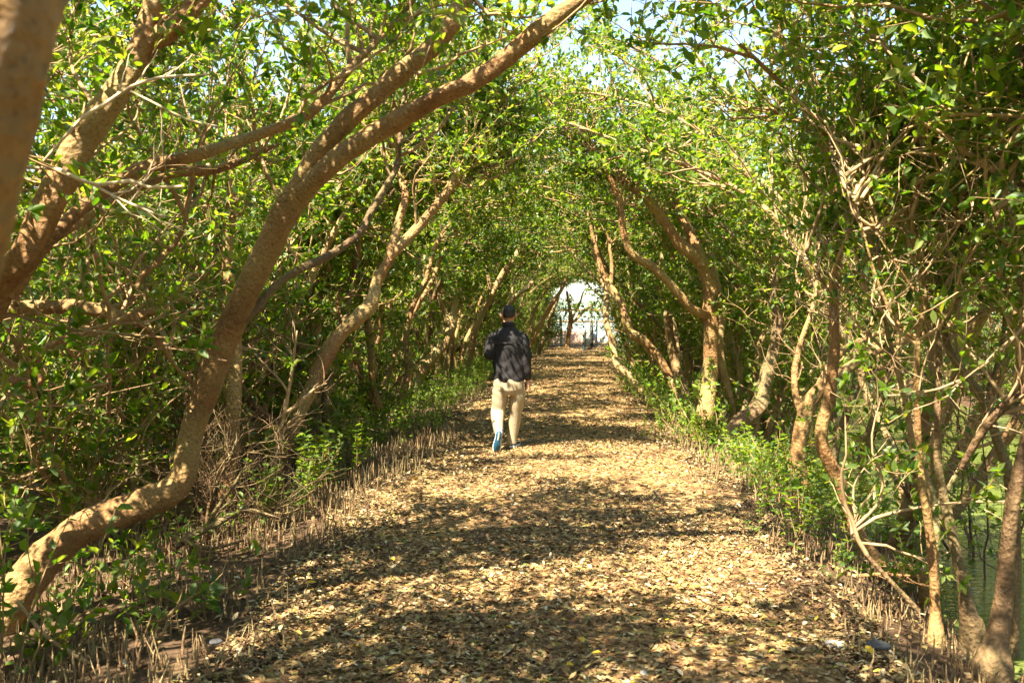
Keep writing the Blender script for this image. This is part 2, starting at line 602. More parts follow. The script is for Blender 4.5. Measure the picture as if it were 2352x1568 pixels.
def traced_tree(label, trunk, limbs, crown=None, bk=None, name="mangrove_tree", sides=16, ws=1.0, wl=1.0, dark=(), extra_parents=(), bare_limbs=(), group=None, mats=None, cat="tree"):
    bk = bk or M_BARK
    q0 = trace([(a, b, d, w * ws) for a, b, d, w in trunk])
    gr = float(gz(q0[0, 0], q0[0, 1]))
    if q0[0, 2] > gr - 0.12:
        q0 = np.vstack([[q0[0, 0], q0[0, 1], gr - 0.3, q0[0, 3] * 1.15], q0])
    origin = q0[0, :3].copy()
    origin[2] = gz(origin[0], origin[1])
    root = tag(empty(name, origin), label, cat, group)
    g = Geo()
    big = sides >= 16
    a = tube(g, q0, sides + 6 * big, bumpy=0.045, step=0.035 if big else 0.07, knots=45 if big else 8)
    g.build("trunk", bk, root, origin)
    pars = [a]
    for li, lm in enumerate(limbs):
        g = Geo()
        b = tube(g, trace([(a_, b_, d_, w_ * wl) for a_, b_, d_, w_ in lm]), max(8, sides - 4) + 6 * big, step=0.04 if big else 0.07, knots=25 if big else 5)
        g.build("limb", M_BARKDARK if li in dark else bk, root, origin)
        pars.append(b)
    for lm in bare_limbs:
        g = Geo()
        b = tube(g, trace([(a_, b_, d_, w_ * 1.15) for a_, b_, d_, w_ in lm]), 7)
        par = resample(b, 20)[None]
        c1 = branches(par, 9, 0.2, 1.0, 0.15, 0.5, 6, spread=0.8, fwd=0.8, wander=0.35)
        c1 = c1[allowed(c1[:, -1])]
        tubes(g, c1, np.linspace(0.004, 0.0015, 6)[None] * np.ones((len(c1), 1)), 4)
        g.build("bare_branch", M_PALETWIG, root, origin)
    if crown:
        g = Geo()
        src = pars if not crown.get("limbs_only") else pars[1:]
        kw = {k: v for k, v in crown.items() if k != "limbs_only"}
        crown_on(g, [s for s in src] + [np.asarray(e) for e in extra_parents], **kw)
        if g.v:
            g.build("crown", mats or MATS, root, origin)
    return root


C0 = dict(n1=12, n2=8, per=13, t0=0.5, bias=(0, 0.1, 0.35))

# --- left bank
traced_tree("thick blurred mangrove trunk leaning past right beside the camera",
            [(-420, 1500, 1.15, 330), (-300, 1000, 1.05, 330), (-190, 640, 0.98, 320), (-110, 330, 0.95, 320), (-20, 20, 0.95, 300), (60, -300, 0.98, 290), (150, -800, 1.05, 270)],
            [], None, M_BARK)
traced_tree("large orange-barked mangrove, elbowed near the ground, its fork arching over the path",
            [(-60, 1530, 5.7, 140), (-10, 1440, 5.7, 118), (50, 1350, 5.72, 96), (110, 1275, 5.8, 92), (200, 1205, 5.9, 82), (310, 1165, 6.0, 72), (385, 1132, 6.05, 72), (420, 1085, 6.08, 66), (438, 1000, 6.1, 60), (472, 900, 6.1, 66), (508, 800, 6.08, 66), (562, 680, 6.05, 66), (610, 580, 6.0, 64), (650, 500, 5.95, 66), (690, 432, 5.9, 62), (735, 345, 5.85, 50), (822, 256, 5.75, 46), (925, 166, 5.7, 46), (990, 110, 5.65, 46), (1035, 55, 5.6, 45), (1080, -25, 5.6, 42), (1130, -140, 5.6, 36), (1200, -330, 5.7, 26), (1280, -520, 5.8, 12)],
            [[(672, 480, 5.95, 50), (712, 424, 5.85, 54), (790, 355, 5.75, 54), (875, 298, 5.7, 52), (1000, 228, 5.6, 50), (1100, 182, 5.55, 46), (1180, 120, 5.5, 50), (1245, 64, 5.45, 50), (1325, 6, 5.4, 44), (1420, -60, 5.4, 36), (1560, -190, 5.4, 26), (1650, -380, 5.5, 12)],
             [(560, 735, 6.05, 22), (590, 705, 6.1, 22), (640, 650, 6.2, 22), (690, 618, 6.3, 21), (760, 585, 6.5, 22), (825, 535, 6.7, 20), (850, 490, 6.8, 17), (885, 430, 6.9, 17), (912, 380, 6.95, 17), (918, 310, 7.0, 14), (930, 200, 7.1, 8)]],
            dict(n1=19, n2=9, per=13, t0=0.66, bias=(0.0, 0.1, 0.30)), M_BARK, sides=22, ws=0.92, wl=0.85, dark=(1,))
traced_tree("stout brown mangrove with a high fork, leaning in behind bare pale twigs",
            [(-330, 1560, 4.9, 120), (-230, 1150, 4.85, 100), (-100, 850, 4.75, 88), (0, 650, 4.65, 78), (62, 580, 4.6, 76), (118, 455, 4.6, 72), (172, 350, 4.6, 72), (235, 258, 4.6, 70), (290, 175, 4.6, 66), (325, 110, 4.6, 58), (345, 40, 4.6, 52), (365, -40, 4.6, 48), (400, -200, 4.7, 30), (450, -420, 4.8, 12)],
            [[(318, 135, 4.6, 46), (352, 100, 4.6, 54), (410, 55, 4.58, 56), (468, -8, 4.55, 52), (560, -120, 4.5, 36), (680, -300, 4.5, 14)],
             [(15, 680, 4.68, 60), (70, 598, 4.72, 52), (120, 545, 4.8, 42), (180, 485, 4.9, 38), (250, 432, 5.0, 38), (335, 387, 5.1, 38), (440, 360, 5.2, 34), (540, 327, 5.3, 32), (620, 300, 5.4, 30), (700, 268, 5.5, 28), (752, 222, 5.6, 26), (815, 145, 5.7, 22), (870, 92, 5.8, 17), (960, -10, 5.9, 12)],
             [(120, 548, 4.9, 36), (190, 500, 5.1, 34), (240, 468, 5.3, 30), (300, 440, 5.5, 26), (400, 400, 5.8, 22), (520, 385, 6.1, 18), (640, 330, 6.4, 12)]],
            dict(n1=15, n2=9, per=12, t0=0.6, bias=(-0.05, 0.15, 0.3), bare=3), M_BARK, sides=20, ws=0.92, wl=0.8,
            bare_limbs=[[(45, 385, 4.3, 6), (130, 388, 4.3, 8), (160, 402, 4.3, 9), (225, 425, 4.3, 8), (300, 415, 4.3, 8), (340, 430, 4.3, 7), (420, 428, 4.3, 5)],
                        [(100, 370, 4.2, 5), (190, 270, 4.2, 8), (240, 240, 4.2, 8), (300, 200, 4.2, 7), (370, 178, 4.2, 6), (480, 172, 4.2, 4)],
                        [(215, 424, 4.3, 6), (270, 455, 4.3, 6), (330, 480, 4.3, 5), (380, 500, 4.3, 3)],
                        [(300, 210, 4.2, 5), (350, 235, 4.2, 5), (430, 275, 4.2, 5), (500, 290, 4.2, 3)]])
traced_tree("pale leaning mangrove trunk behind the great elbowed one, sunlit at mid height",
            [(605, 1150, 10.0, 56), (622, 1105, 10.05, 50), (655, 1030, 10.1, 44), (690, 942, 10.15, 48), (722, 880, 10.2, 48), (772, 780, 10.3, 48), (848, 702, 10.4, 46), (868, 640, 10.5, 34), (908, 578, 10.5, 32), (962, 520, 10.6, 32), (1020, 450, 10.6, 30), (1058, 392, 10.7, 26), (1088, 338, 10.8, 22), (1132, 280, 10.9, 16), (1180, 200, 11, 10)],
            [[(892, 600, 10.5, 26), (903, 560, 10.5, 26), (918, 500, 10.6, 24), (932, 448, 10.7, 24), (915, 400, 10.8, 20), (882, 350, 10.9, 16), (850, 260, 11.0, 10)],
             [(1068, 375, 10.7, 18), (1072, 330, 10.7, 14), (1070, 270, 10.7, 12), (1078, 180, 10.8, 6)],
             [(930, 420, 10.7, 12), (980, 415, 10.7, 12), (1050, 420, 10.8, 10), (1110, 405, 10.8, 6)]],
            dict(n1=19, n2=9, per=13, t0=0.62, bias=(0.05, 0.15, 0.25)), M_BARK, ws=0.70, wl=0.75)
traced_tree("upright greenish trunk standing in the root bed behind the elbowed mangrove",
            [(505, 1215, 8.5, 62), (520, 1150, 8.5, 46), (532, 1000, 8.5, 42), (540, 860, 8.55, 38), (535, 700, 8.6, 34), (522, 600, 8.6, 32), (528, 480, 8.6, 28), (545, 330, 8.7, 22), (540, 150, 8.8, 14), (560, -60, 8.8, 8)],
            [[(528, 560, 8.6, 18), (480, 500, 8.7, 16), (450, 400, 8.8, 12), (400, 250, 8.9, 8)]],
            dict(n1=10, n2=8, per=12, t0=0.5, bare=8), M_BARK, ws=0.82)
traced_tree("forked pale mangrove with one sunlit arm, standing behind the seedlings",
            [(942, 905, 22, 30), (955, 878, 22, 26), (980, 838, 22, 26), (1015, 795, 22, 24), (1036, 755, 22, 22), (1041, 730, 22, 16), (1046, 675, 22, 14), (1043, 632, 22, 13), (1037, 590, 22, 12), (1036, 500, 22, 8)],
            [[(1034, 752, 22, 16), (1026, 730, 22, 14), (1014, 700, 22, 12), (1000, 660, 22, 10), (975, 610, 22, 8), (960, 560, 22, 6)],
             [(972, 845, 22.2, 16), (984, 812, 22.3, 16), (1006, 777, 22.5, 14), (1024, 748, 22.8, 13), (1035, 700, 23, 9)]],
            dict(n1=11, n2=9, per=13, t0=0.6, size=0.075), M_BARKPALE)
traced_tree("short crooked trunk curving away from the forked pale mangrove's foot",
            [(958, 880, 21.6, 18), (955, 848, 21.6, 15), (940, 828, 21.6, 14), (922, 810, 21.6, 13), (905, 760, 21.6, 10), (895, 690, 21.7, 7)],
            [], dict(n1=10, n2=9, per=13, t0=0.5, size=0.075), M_BARKPALE)
traced_tree("straight sunlit trunk leaning toward the path a little behind the walking man's shoulder",
            [(1062, 890, 25, 22), (1068, 855, 25, 17), (1080, 802, 25, 16), (1100, 733, 25, 15), (1131, 675, 25, 14), (1156, 627, 25, 13), (1187, 582, 25, 11), (1225, 525, 25, 7)],
            [[(1128, 682, 25, 9), (1122, 640, 25, 8), (1118, 590, 25, 6), (1130, 530, 25, 4)], [(1100, 735, 25, 8), (1070, 728, 25.2, 8), (1040, 722, 25.5, 6)]],
            dict(n1=11, n2=9, per=13, t0=0.6, size=0.08), M_BARKPALE)
traced_tree("slender mangrove whose forked branches spread above the man's head",
            [(1150, 830, 31, 15), (1158, 760, 31, 13), (1168, 702, 31, 11), (1190, 675, 31, 10), (1218, 655, 31, 9), (1244, 602, 31, 7), (1262, 555, 31, 4)],
            [[(1172, 700, 31, 7), (1180, 650, 31, 6), (1195, 615, 31, 5), (1230, 585, 31, 3)]],
            dict(n1=10, n2=9, per=13, t0=0.6, size=0.09), M_BARKPALE)
traced_tree("leaning tree with a long branch reaching toward the bright opening",
            [(1206, 832, 34, 18), (1214, 800, 34, 13), (1230, 766, 34, 12), (1263, 704, 34, 10), (1288, 668, 34, 8), (1300, 640, 34, 5)],
            [[(1226, 774, 34, 10), (1222, 730, 34, 8), (1240, 690, 34, 6), (1262, 655, 34, 4)]],
            dict(n1=10, n2=9, per=13, t0=0.65, size=0.09), M_BARK)
traced_tree("thin dark-sided tree nearest the bright opening before the railing post",
            [(1232, 828, 36, 11), (1240, 800, 36, 9), (1252, 773, 36, 8), (1264, 727, 36, 8), (1280, 690, 36, 6), (1290, 655, 36, 4)],
            [], dict(n1=10, n2=9, per=13, t0=0.6, size=0.09), M_BARKDARK)
traced_tree("mangrove with a sideways arm standing against the bright water at the end of the path",
            [(1302, 806, 43, 14), (1304, 790, 43, 11), (1307, 760, 43, 10), (1311, 728, 43, 10), (1307, 700, 43, 7), (1302, 670, 43, 5)],
            [[(1314, 740, 43, 8), (1324, 733, 43, 7), (1341, 714, 43, 7), (1362, 700, 43, 5), (1376, 690, 43, 3)],
             [(1312, 735, 43, 6), (1330, 700, 43, 5), (1340, 670, 43, 3)]],
            dict(n1=7, n2=6, per=9, t0=0.7, size=0.09), M_BARK)

# --- right bank
traced_tree("low trunk sprawling along the ground toward the path before rising, banded with sunlight",
            [(1545, 938, 19.2, 22), (1519, 921, 19.3, 19), (1485, 903, 19.5, 18), (1460, 882, 19.8, 18), (1433, 851, 20, 17), (1416, 834, 20.2, 17), (1406, 787, 20.4, 15), (1394, 745, 20.5, 14), (1391, 711, 20.6, 13), (1394, 683, 20.7, 12), (1386, 646, 20.8, 11), (1372, 590, 21, 9), (1350, 525, 21, 5)],
            [[(1390, 660, 20.8, 9), (1375, 615, 21, 8), (1362, 560, 21, 6), (1365, 500, 21, 4)]],
            dict(n1=10, n2=9, per=13, t0=0.68, size=0.075), M_BARKPALE)
traced_tree("S-curved trunk rising from the clustered bases beside the sprawling one",
            [(1566, 940, 18.6, 24), (1552, 900, 18.7, 20), (1519, 830, 18.9, 19), (1496, 801, 19, 19), (1472, 778, 19, 20), (1447, 763, 19.1, 21), (1438, 738, 19.1, 20), (1426, 694, 19.2, 18), (1400, 655, 19.3, 15), (1384, 628, 19.4, 12), (1366, 560, 19.5, 9), (1350, 490, 19.5, 5)],
            [[(1402, 660, 19.3, 9), (1405, 600, 19.4, 7), (1395, 530, 19.5, 5)]],
            dict(n1=10, n2=9, per=13, t0=0.65, size=0.075), M_BARK)
traced_tree("smooth upright mangrove trunk widening at its foot amid low green seedlings",
            [(1582, 960, 17.7, 42), (1573, 916, 17.8, 28), (1559, 866, 17.9, 24), (1544, 801, 18, 22), (1535, 745, 18, 20), (1535, 708, 18, 19), (1547, 669, 18.1, 20), (1562, 628, 18.2, 18), (1575, 560, 18.3, 13), (1570, 480, 18.4, 8), (1580, 400, 18.4, 4)],
            [[(1536, 705, 18, 12), (1530, 650, 18.2, 10), (1520, 590, 18.3, 7), (1500, 520, 18.4, 4)]],
            dict(n1=10, n2=9, per=13, t0=0.62, size=0.075), M_BARKPALE)
for lab, rows, bk in (
    ("thin pale stem in shade behind the sprawling trunk", [(1462, 865, 25, 13), (1459, 850, 25, 11), (1434, 784, 25, 10), (1406, 708, 25, 9), (1400, 680, 25, 8), (1390, 600, 25, 5)], M_BARKPALE),
    ("wavering thin stem between the sprawling and the S-curved trunks", [(1505, 850, 24, 13), (1499, 828, 24, 12), (1479, 773, 24, 11), (1473, 725, 24, 11), (1448, 674, 24, 10), (1444, 632, 24, 8), (1438, 560, 24, 5)], M_BARKPALE),
    ("thin upright stem just behind the smooth widening trunk", [(1570, 850, 22, 12), (1567, 830, 22, 10), (1558, 784, 22, 9), (1564, 731, 22, 9), (1575, 660, 22, 9), (1572, 620, 22, 8), (1560, 520, 22, 5)], M_BARKPALE),
    ("thin stem leaning away between the smooth trunk and the big rough one", [(1580, 860, 21, 12), (1578, 841, 21, 11), (1578, 790, 21, 10), (1592, 731, 21, 9), (1606, 688, 21, 9), (1612, 620, 21, 7), (1600, 540, 21, 4)], M_BARKPALE),
    ("kinked pale stem close behind the big rough trunk on its water side", [(1664, 880, 16.5, 17), (1664, 858, 16.5, 15), (1666, 795, 16.5, 15), (1654, 755, 16.5, 13), (1668, 735, 16.5, 12), (1700, 690, 16.5, 10), (1730, 652, 16.5, 8), (1790, 600, 16.6, 5)], M_BARKPALE),
    ("thin bent stem in front of the dark thicket left of the smooth trunk", [(1490, 880, 23, 10), (1500, 845, 23, 10), (1508, 800, 23, 9), (1500, 740, 23, 9), (1490, 690, 23, 8), (1470, 640, 23, 7), (1455, 570, 23, 4)], M_BARKPALE),
):
    traced_tree(lab, rows, [], dict(n1=12, n2=9, per=13, t0=0.55, size=0.075), bk, sides=10)
traced_tree("big rough-barked mangrove with a long arm bending back over the path",
            [(1596, 1040, 13.2, 66), (1606, 1010, 13.3, 54), (1622, 950, 13.4, 42), (1630, 875, 13.5, 36), (1633, 796, 13.5, 35), (1630, 725, 13.5, 34), (1632, 674, 13.5, 32), (1622, 625, 13.5, 34), (1600, 592, 13.4, 30), (1562, 560, 13.3, 26), (1520, 500, 13.2, 23), (1478, 448, 13.1, 22), (1428, 415, 13.0, 20), (1385, 365, 13.0, 20), (1355, 328, 13.0, 15), (1330, 290, 13.0, 9), (1290, 240, 13, 5)],
            [[(1612, 610, 13.4, 24), (1600, 565, 13.4, 22), (1576, 520, 13.5, 20), (1552, 450, 13.6, 20), (1540, 395, 13.7, 16), (1530, 300, 13.8, 9)],
             [(1632, 722, 13.5, 20), (1612, 720, 13.4, 20), (1582, 702, 13.3, 20), (1542, 655, 13.2, 20), (1498, 612, 13.1, 19), (1448, 580, 13.0, 18), (1430, 520, 12.9, 16), (1420, 450, 12.9, 15), (1385, 385, 12.8, 14), (1352, 335, 12.8, 12), (1318, 320, 12.8, 8), (1270, 300, 12.8, 4)]],
            dict(n1=22, n2=9, per=13, t0=0.60, bias=(-0.05, 0.05, 0.25)), M_BARK, sides=18)
traced_tree("dark flaking trunk leaning steeply out over the green water",
            [(1635, 1075, 12.0, 46), (1655, 1035, 12.0, 42), (1695, 979, 12.1, 38), (1738, 935, 12.2, 34), (1758, 878, 12.3, 30), (1778, 800, 12.4, 27), (1788, 740, 12.4, 24), (1776, 690, 12.4, 18), (1782, 640, 12.4, 15), (1800, 560, 12.4, 11), (1790, 450, 12.4, 6)],
            [[(1783, 700, 12.4, 14), (1806, 680, 12.4, 14), (1840, 668, 12.4, 13), (1890, 640, 12.5, 8), (1960, 590, 12.6, 5)]],
            dict(n1=17, n2=9, per=12, t0=0.6, bare=8), M_BARKDARK)
traced_tree("slender tan mangrove with a curved foot, rising tall between the path and the green water",
            [(2130, 1345, 6.9, 50), (2110, 1314, 6.95, 44), (2060, 1302, 7.0, 42), (2010, 1280, 7.0, 42), (1975, 1235, 7.0, 40), (1950, 1170, 7.0, 40), (1925, 1100, 7.0, 40), (1895, 1040, 7.0, 40), (1886, 990, 7.0, 38), (1905, 905, 7.0, 34), (1917, 800, 7.0, 32), (1916, 690, 7.0, 30), (1924, 590, 7.0, 28), (1918, 480, 7.0, 24), (1908, 390, 7.0, 22), (1888, 275, 7.0, 20), (1835, 160, 7.0, 17), (1785, 60, 7.0, 14), (1760, -60, 7.0, 9)],
            [[(1905, 360, 7.0, 13), (1880, 320, 7.0, 13), (1840, 285, 7, 10), (1780, 250, 7, 6)],
             [(1918, 500, 7.0, 13), (1950, 380, 7.0, 12), (1965, 230, 7.0, 10), (1990, 60, 7.0, 7), (2000, -120, 7, 4)]],
            dict(n1=10, n2=8, per=11, t0=0.62, bias=(0, 0.1, 0.25), bare=7), M_BARK, sides=18, ws=0.76, wl=0.8)
traced_tree("knobbly tan trunk at the water's edge whose dark limbs stretch low over the pond",
            [(1868, 1215, 9.2, 66), (1850, 1170, 9.2, 52), (1838, 1110, 9.2, 40), (1832, 1050, 9.2, 36), (1845, 970, 9.2, 36), (1862, 920, 9.2, 34), (1898, 880, 9.2, 30), (1950, 845, 9.2, 26), (2020, 800, 9.2, 22), (2100, 776, 9.3, 17), (2200, 740, 9.4, 10)],
            [[(1866, 918, 9.2, 22), (1900, 850, 9.3, 20), (1945, 800, 9.4, 18), (2010, 768, 9.5, 15), (2080, 750, 9.6, 10)],
             [(1846, 965, 9.2, 20), (1825, 890, 9.3, 18), (1835, 800, 9.4, 15), (1870, 690, 9.5, 11), (1880, 560, 9.6, 7)]],
            dict(n1=7, n2=6, per=8, t0=0.55, bare=9, bias=(0, 0.1, 0.25)), M_BARK, wl=0.8)
A = [(2150, 1460, 5.35, 52), (2148, 1425, 5.4, 36), (2147, 1365, 5.4, 28), (2142, 1283, 5.4, 26), (2130, 1180, 5.4, 26), (2112, 1072, 5.4, 23), (2106, 892, 5.4, 19), (2108, 780, 5.4, 18), (2118, 730, 5.4, 17), (2123, 666, 5.4, 15), (2103, 601, 5.4, 12), (2090, 480, 5.4, 10), (2070, 330, 5.45, 8), (2050, 180, 5.5, 6), (2040, 0, 5.5, 4)]
traced_tree("grey-brown stem with a flared dark foot at the path edge, many bare twigs above", A,
            [[(2107, 782, 5.4, 9), (2058, 737, 5.4, 9), (2020, 659, 5.4, 8), (1990, 560, 5.4, 6), (1960, 440, 5.4, 4)],
             [(2121, 690, 5.4, 9), (2080, 640, 5.4, 8), (2030, 560, 5.4, 7), (1990, 480, 5.4, 6), (1940, 400, 5.4, 4)],
             [(2110, 1402, 5.4, 15), (2042, 1330, 5.45, 13), (1974, 1252, 5.5, 12), (1965, 1210, 5.5, 8)]],
            dict(n1=10, n2=8, per=12, t0=0.5, bare=8, bias=(0.1, 0.15, 0.3)), M_BARK, sides=12, mats=MATSD, ws=0.75, wl=0.8, dark=(2,))
traced_tree("second stem of the clump at the path edge, upright and dark, beside the blue-lit water",
            [(2235, 1450, 5.5, 60), (2224, 1411, 5.5, 44), (2213, 1341, 5.5, 33), (2194, 1259, 5.5, 28), (2177, 1180, 5.5, 26), (2155, 1072, 5.5, 22), (2155, 892, 5.5, 20), (2157, 811, 5.5, 18), (2145, 730, 5.5, 16), (2132, 682, 5.5, 15), (2129, 601, 5.5, 13), (2140, 500, 5.5, 10), (2150, 330, 5.5, 8), (2170, 160, 5.5, 6), (2160, -40, 5.5, 4)],
            [[(2134, 690, 5.5, 10), (2160, 620, 5.5, 9), (2190, 540, 5.5, 7), (2230, 420, 5.5, 5)],
             [(2130, 600, 5.5, 8), (2100, 520, 5.5, 7), (2060, 420, 5.5, 6), (2000, 330, 5.5, 4)]],
            dict(n1=10, n2=8, per=12, t0=0.5, bare=8, bias=(0.1, 0.15, 0.3)), M_BARKDARK, sides=12, mats=MATSD, ws=0.85, wl=0.8)
traced_tree("thin stem slanting up behind the clump, pale where the sun strikes it above the pond",
            [(2150, 1200, 6.3, 17), (2120, 1080, 6.3, 15), (2097, 1021, 6.3, 15), (2077, 908, 6.3, 13), (2052, 821, 6.3, 12), (2034, 740, 6.3, 10), (2020, 600, 6.3, 8), (2010, 420, 6.3, 6), (2020, 250, 6.3, 4)],
            [[(2052, 821, 6.3, 8), (1977, 750, 6.3, 7), (1897, 659, 6.3, 6), (1840, 560, 6.3, 4)]],
            dict(n1=10, n2=8, per=12, t0=0.5, bare=7), M_BARKPALE, sides=10, mats=MATSD)
traced_tree("mossy branch-like stem bowed up from the far side of the clump",
            [(2330, 1180, 6.0, 26), (2290, 1010, 6.0, 22), (2258, 917, 6.0, 21), (2203, 843, 6.0, 18), (2177, 795, 6.0, 16), (2166, 745, 6.0, 13), (2142, 682, 6.0, 11), (2136, 600, 6.0, 8), (2150, 450, 6.0, 6), (2200, 280, 6.0, 4)],
            [[(2260, 920, 6.0, 12), (2300, 800, 6.0, 10), (2310, 650, 6.0, 8), (2290, 450, 6.0, 6), (2310, 220, 6, 4)]],
            dict(n1=11, n2=8, per=12, t0=0.45, bare=6), M_BARKDARK, sides=12, mats=MATSD)
traced_tree("shaggy dark trunk at the picture's edge, its roots in black mud",
            [(2280, 1530, 4.9, 90), (2287, 1485, 4.95, 56), (2304, 1388, 5.0, 42), (2311, 1295, 5.0, 36), (2322, 1190, 5.0, 32), (2345, 1060, 5.0, 28), (2380, 900, 5.0, 24), (2400, 700, 5.0, 20), (2380, 500, 5.0, 16), (2360, 300, 5.0, 12), (2340, 80, 5.0, 8), (2300, -100, 5.1, 5)],
            [[(2206, 1075, 5.2, 18), (2268, 972, 5.1, 22), (2335, 905, 5.05, 24), (2400, 840, 5.0, 22)],
             [(2395, 740, 5.0, 14), (2330, 620, 5.0, 11), (2290, 480, 5.0, 8), (2270, 300, 5.0, 5)]],
            dict(n1=11, n2=8, per=12, t0=0.45, bare=6, bias=(0, 0.1, 0.25)), M_BARKDARK, sides=14, mats=MATSD)

# a tree whose drooping sprigs hang in front of the fork of the elbowed mangrove
def sprig_tree(label, trunk, sprigs, size, per=9, m=None):
    q0 = trace(trunk)
    o0 = q0[0, :3].copy()
    root = tag(empty("mangrove_tree", o0), label, "tree")
    g = Geo()
    tube(g, q0, 12)
    g.build("trunk", M_BARK, root, o0)
    g = Geo()
    for sp in sprigs:
        q = tube(g, trace(sp), 6, step=0.05)
        par = resample(q, 16)[None]
        c = branches(par, 9, 0.1, 1.0, 0.10, 0.32, 5, spread=0.9, fwd=0.7, bias=(0, 0, -0.1))
        tubes(g, c, np.linspace(0.0028, 0.0012, 5)[None] * np.ones((len(c), 1)), 4)
        rosettes(g, np.concatenate([c, resample(q, 5)[None]]), per, size)
    g.build("crown", m or MATS, root, o0)


sprig_tree("mangrove overhead whose big-leaved sprigs droop before the elbowed tree's fork",
           [(-300, 1600, 3.0, 90), (-340, 700, 3.1, 80), (-200, 0, 3.3, 70), (200, -420, 3.5, 50), (620, -480, 3.6, 30), (900, -430, 3.7, 14)],
           [[(560, -480, 3.6, 9), (590, -160, 3.55, 7), (600, 0, 3.5, 5), (640, 60, 3.45, 4), (652, 110, 3.45, 3)],
            [(660, -480, 3.6, 9), (690, -160, 3.5, 7), (705, 20, 3.5, 5), (712, 90, 3.5, 4), (716, 165, 3.5, 3)],
            [(780, -460, 3.65, 8), (790, -150, 3.6, 6), (800, -20, 3.6, 4), (808, 40, 3.6, 3)],
            [(880, -430, 3.7, 8), (960, -180, 3.8, 6), (985, -20, 3.8, 4), (1000, 50, 3.8, 3)],
            [(420, -460, 3.5, 8), (470, -160, 3.5, 6), (500, -20, 3.5, 4), (490, 30, 3.5, 3)]], 0.062, 7)

# ------------------------------------------------------------------ trees grown by rule
def rotz_of(p, loc, rotz, sc):
    c, n = math.cos(rotz), math.sin(rotz)
    return np.stack([p[:, 0] * c - p[:, 1] * n, p[:, 0] * n + p[:, 1] * c, p[:, 2]], -1) * sc + np.asarray(loc)


def grown(seed, stems, h, lean, n1, n2, per, size, name="mangrove_tree", t0=0.25, rad=0.055, bk=None, bare=5, low=0.0, spread=1.0, len1=(0.6, 1.5), mats=None, sides=8, place=None, bias2=(0, 0, 0.1)):
    global rng
    ok = (lambda p: allowed(rotz_of(p, *place))) if place else (lambda p: np.ones(len(p), bool))
    keep = rng
    rng = np.random.default_rng(seed)
    root = empty(name)
    pars = []
    for k in range(stems):
        for attempt in range(14):
            az = rng.standard_normal(2) * np.array([0.25, 0.38])
            p = np.array([0.09 * rng.standard_normal(), 0.09 * rng.standard_normal(), -0.25])
            d = np.array([az[0] * 0.6 + (0.1 - 0.5 * rng.random()) * (lean > 0.3), az[1], 1.0])
            d /= np.linalg.norm(d)
            S = 16
            hh = h * (0.75 + 0.4 * rng.random())
            rows = [np.append(p, rad * 1.3)]
            for s in range(1, S):
                u = s / (S - 1)
                want = np.array([az[0] + lean * 2.3 * max(0, u - 0.22), az[1], 1.0 - 0.75 * lean * u])
                d = d * 0.72 + 0.28 * want / np.linalg.norm(want) + rng.standard_normal(3) * np.array([0.15, 0.15, 0.06])
                d /= np.linalg.norm(d)
                p = p + d * (hh + 0.25) / (S - 1) * 1.12
                rows.append(np.append(p, rad * (1 - s / S) ** 0.8 * (0.7 + 0.5 * rng.random()) + 0.006))
            tst = np.array(rows)[2:, :3]
            if not place or allowed(rotz_of(tst, *place)).all():
                break
        g = Geo()
        q = tube(g, np.array(rows), sides, bumpy=0.06, step=0.16)
        g.build("trunk", bk or M_BARKPALE, root)
        pars.append(q)
    g = Geo()
    par = np.stack([resample(q, 24) for q in pars])
    b1 = branches(par, n1, t0, 1.0, *len1, 8, spread=1.0 * spread, fwd=0.4, bias=(0.45 * lean if lean > 0.5 else 0.0, 0, 0.2 if lean < 0.5 else 0.06))
    b1 = b1[(b1[:, -1, 2] > low) & ok(b1[:, -1]) & ok(b1[:, 4]) & (b1[:, 0, 2] > low)]
    tubes(g, b1, np.linspace(0.014, 0.004, 8)[None] * (0.7 + 0.6 * rng.random((len(b1), 1))), 4, 0)
    b2 = branches(b1, n2, 0.2, 1.0, 0.25, 0.65, 4, spread=1.0, fwd=0.6, bias=bias2)
    b2 = b2[ok(b2[:, -1]) & (b2[:, -1, 2] > low)]
    tubes(g, b2, np.linspace(0.005, 0.002, 4)[None] * np.ones((len(b2), 1)), 3, 0)
    rosettes(g, b2, per, size)
    if bare:
        c1 = branches(par, bare, 0.08, 0.55, 0.4, 1.3, 7, spread=1.1, fwd=0.4, bias=(0, 0, 0.05), wander=0.4)
        c1 = c1[ok(c1[:, -1]) & ok(c1[:, 3])]
        tubes(g, c1, np.linspace(0.009, 0.0025, 7)[None] * (0.6 + 0.6 * rng.random((len(c1), 1))), 4, 0)
        c2 = branches(c1, 4, 0.25, 0.95, 0.15, 0.5, 4, spread=1.0, fwd=0.6, wander=0.35)
        tubes(g, c2, np.linspace(0.004, 0.002, 4)[None] * np.ones((len(c2), 1)), 3, 0)
    g.build("crown", mats or MATS, root)
    if place:
        root.location, root.rotation_euler, root.scale = place[0], (0, 0, place[1]), (place[2],) * 3
    rng = keep
    return root


def dup(root, loc, rotz=0.0, sc=1.0, label=None, group=None, cat=None):
    r = root.copy()
    COL.objects.link(r)
    r.location = loc
    r.rotation_euler = (0, 0, rotz)
    r.scale = (sc, sc, sc)
    tag(r, label, cat, group)
    for ch in list(root.children):
        c = ch.copy()
        COL.objects.link(c)
        c.parent = r
    return r


class Placer:
    """The first place takes the tree itself; later places take copies."""

    def __init__(self, root):
        self.root, self.used = root, False

    def put(self, loc, rotz, sc, label, cat, group=None):
        if not self.used:
            self.used = True
            r = self.root
            r.location, r.rotation_euler, r.scale = loc, (0, 0, rotz), (sc, sc, sc)
            return tag(r, label, cat, group)
        return dup(self.root, loc, rotz, sc, label, group, cat)


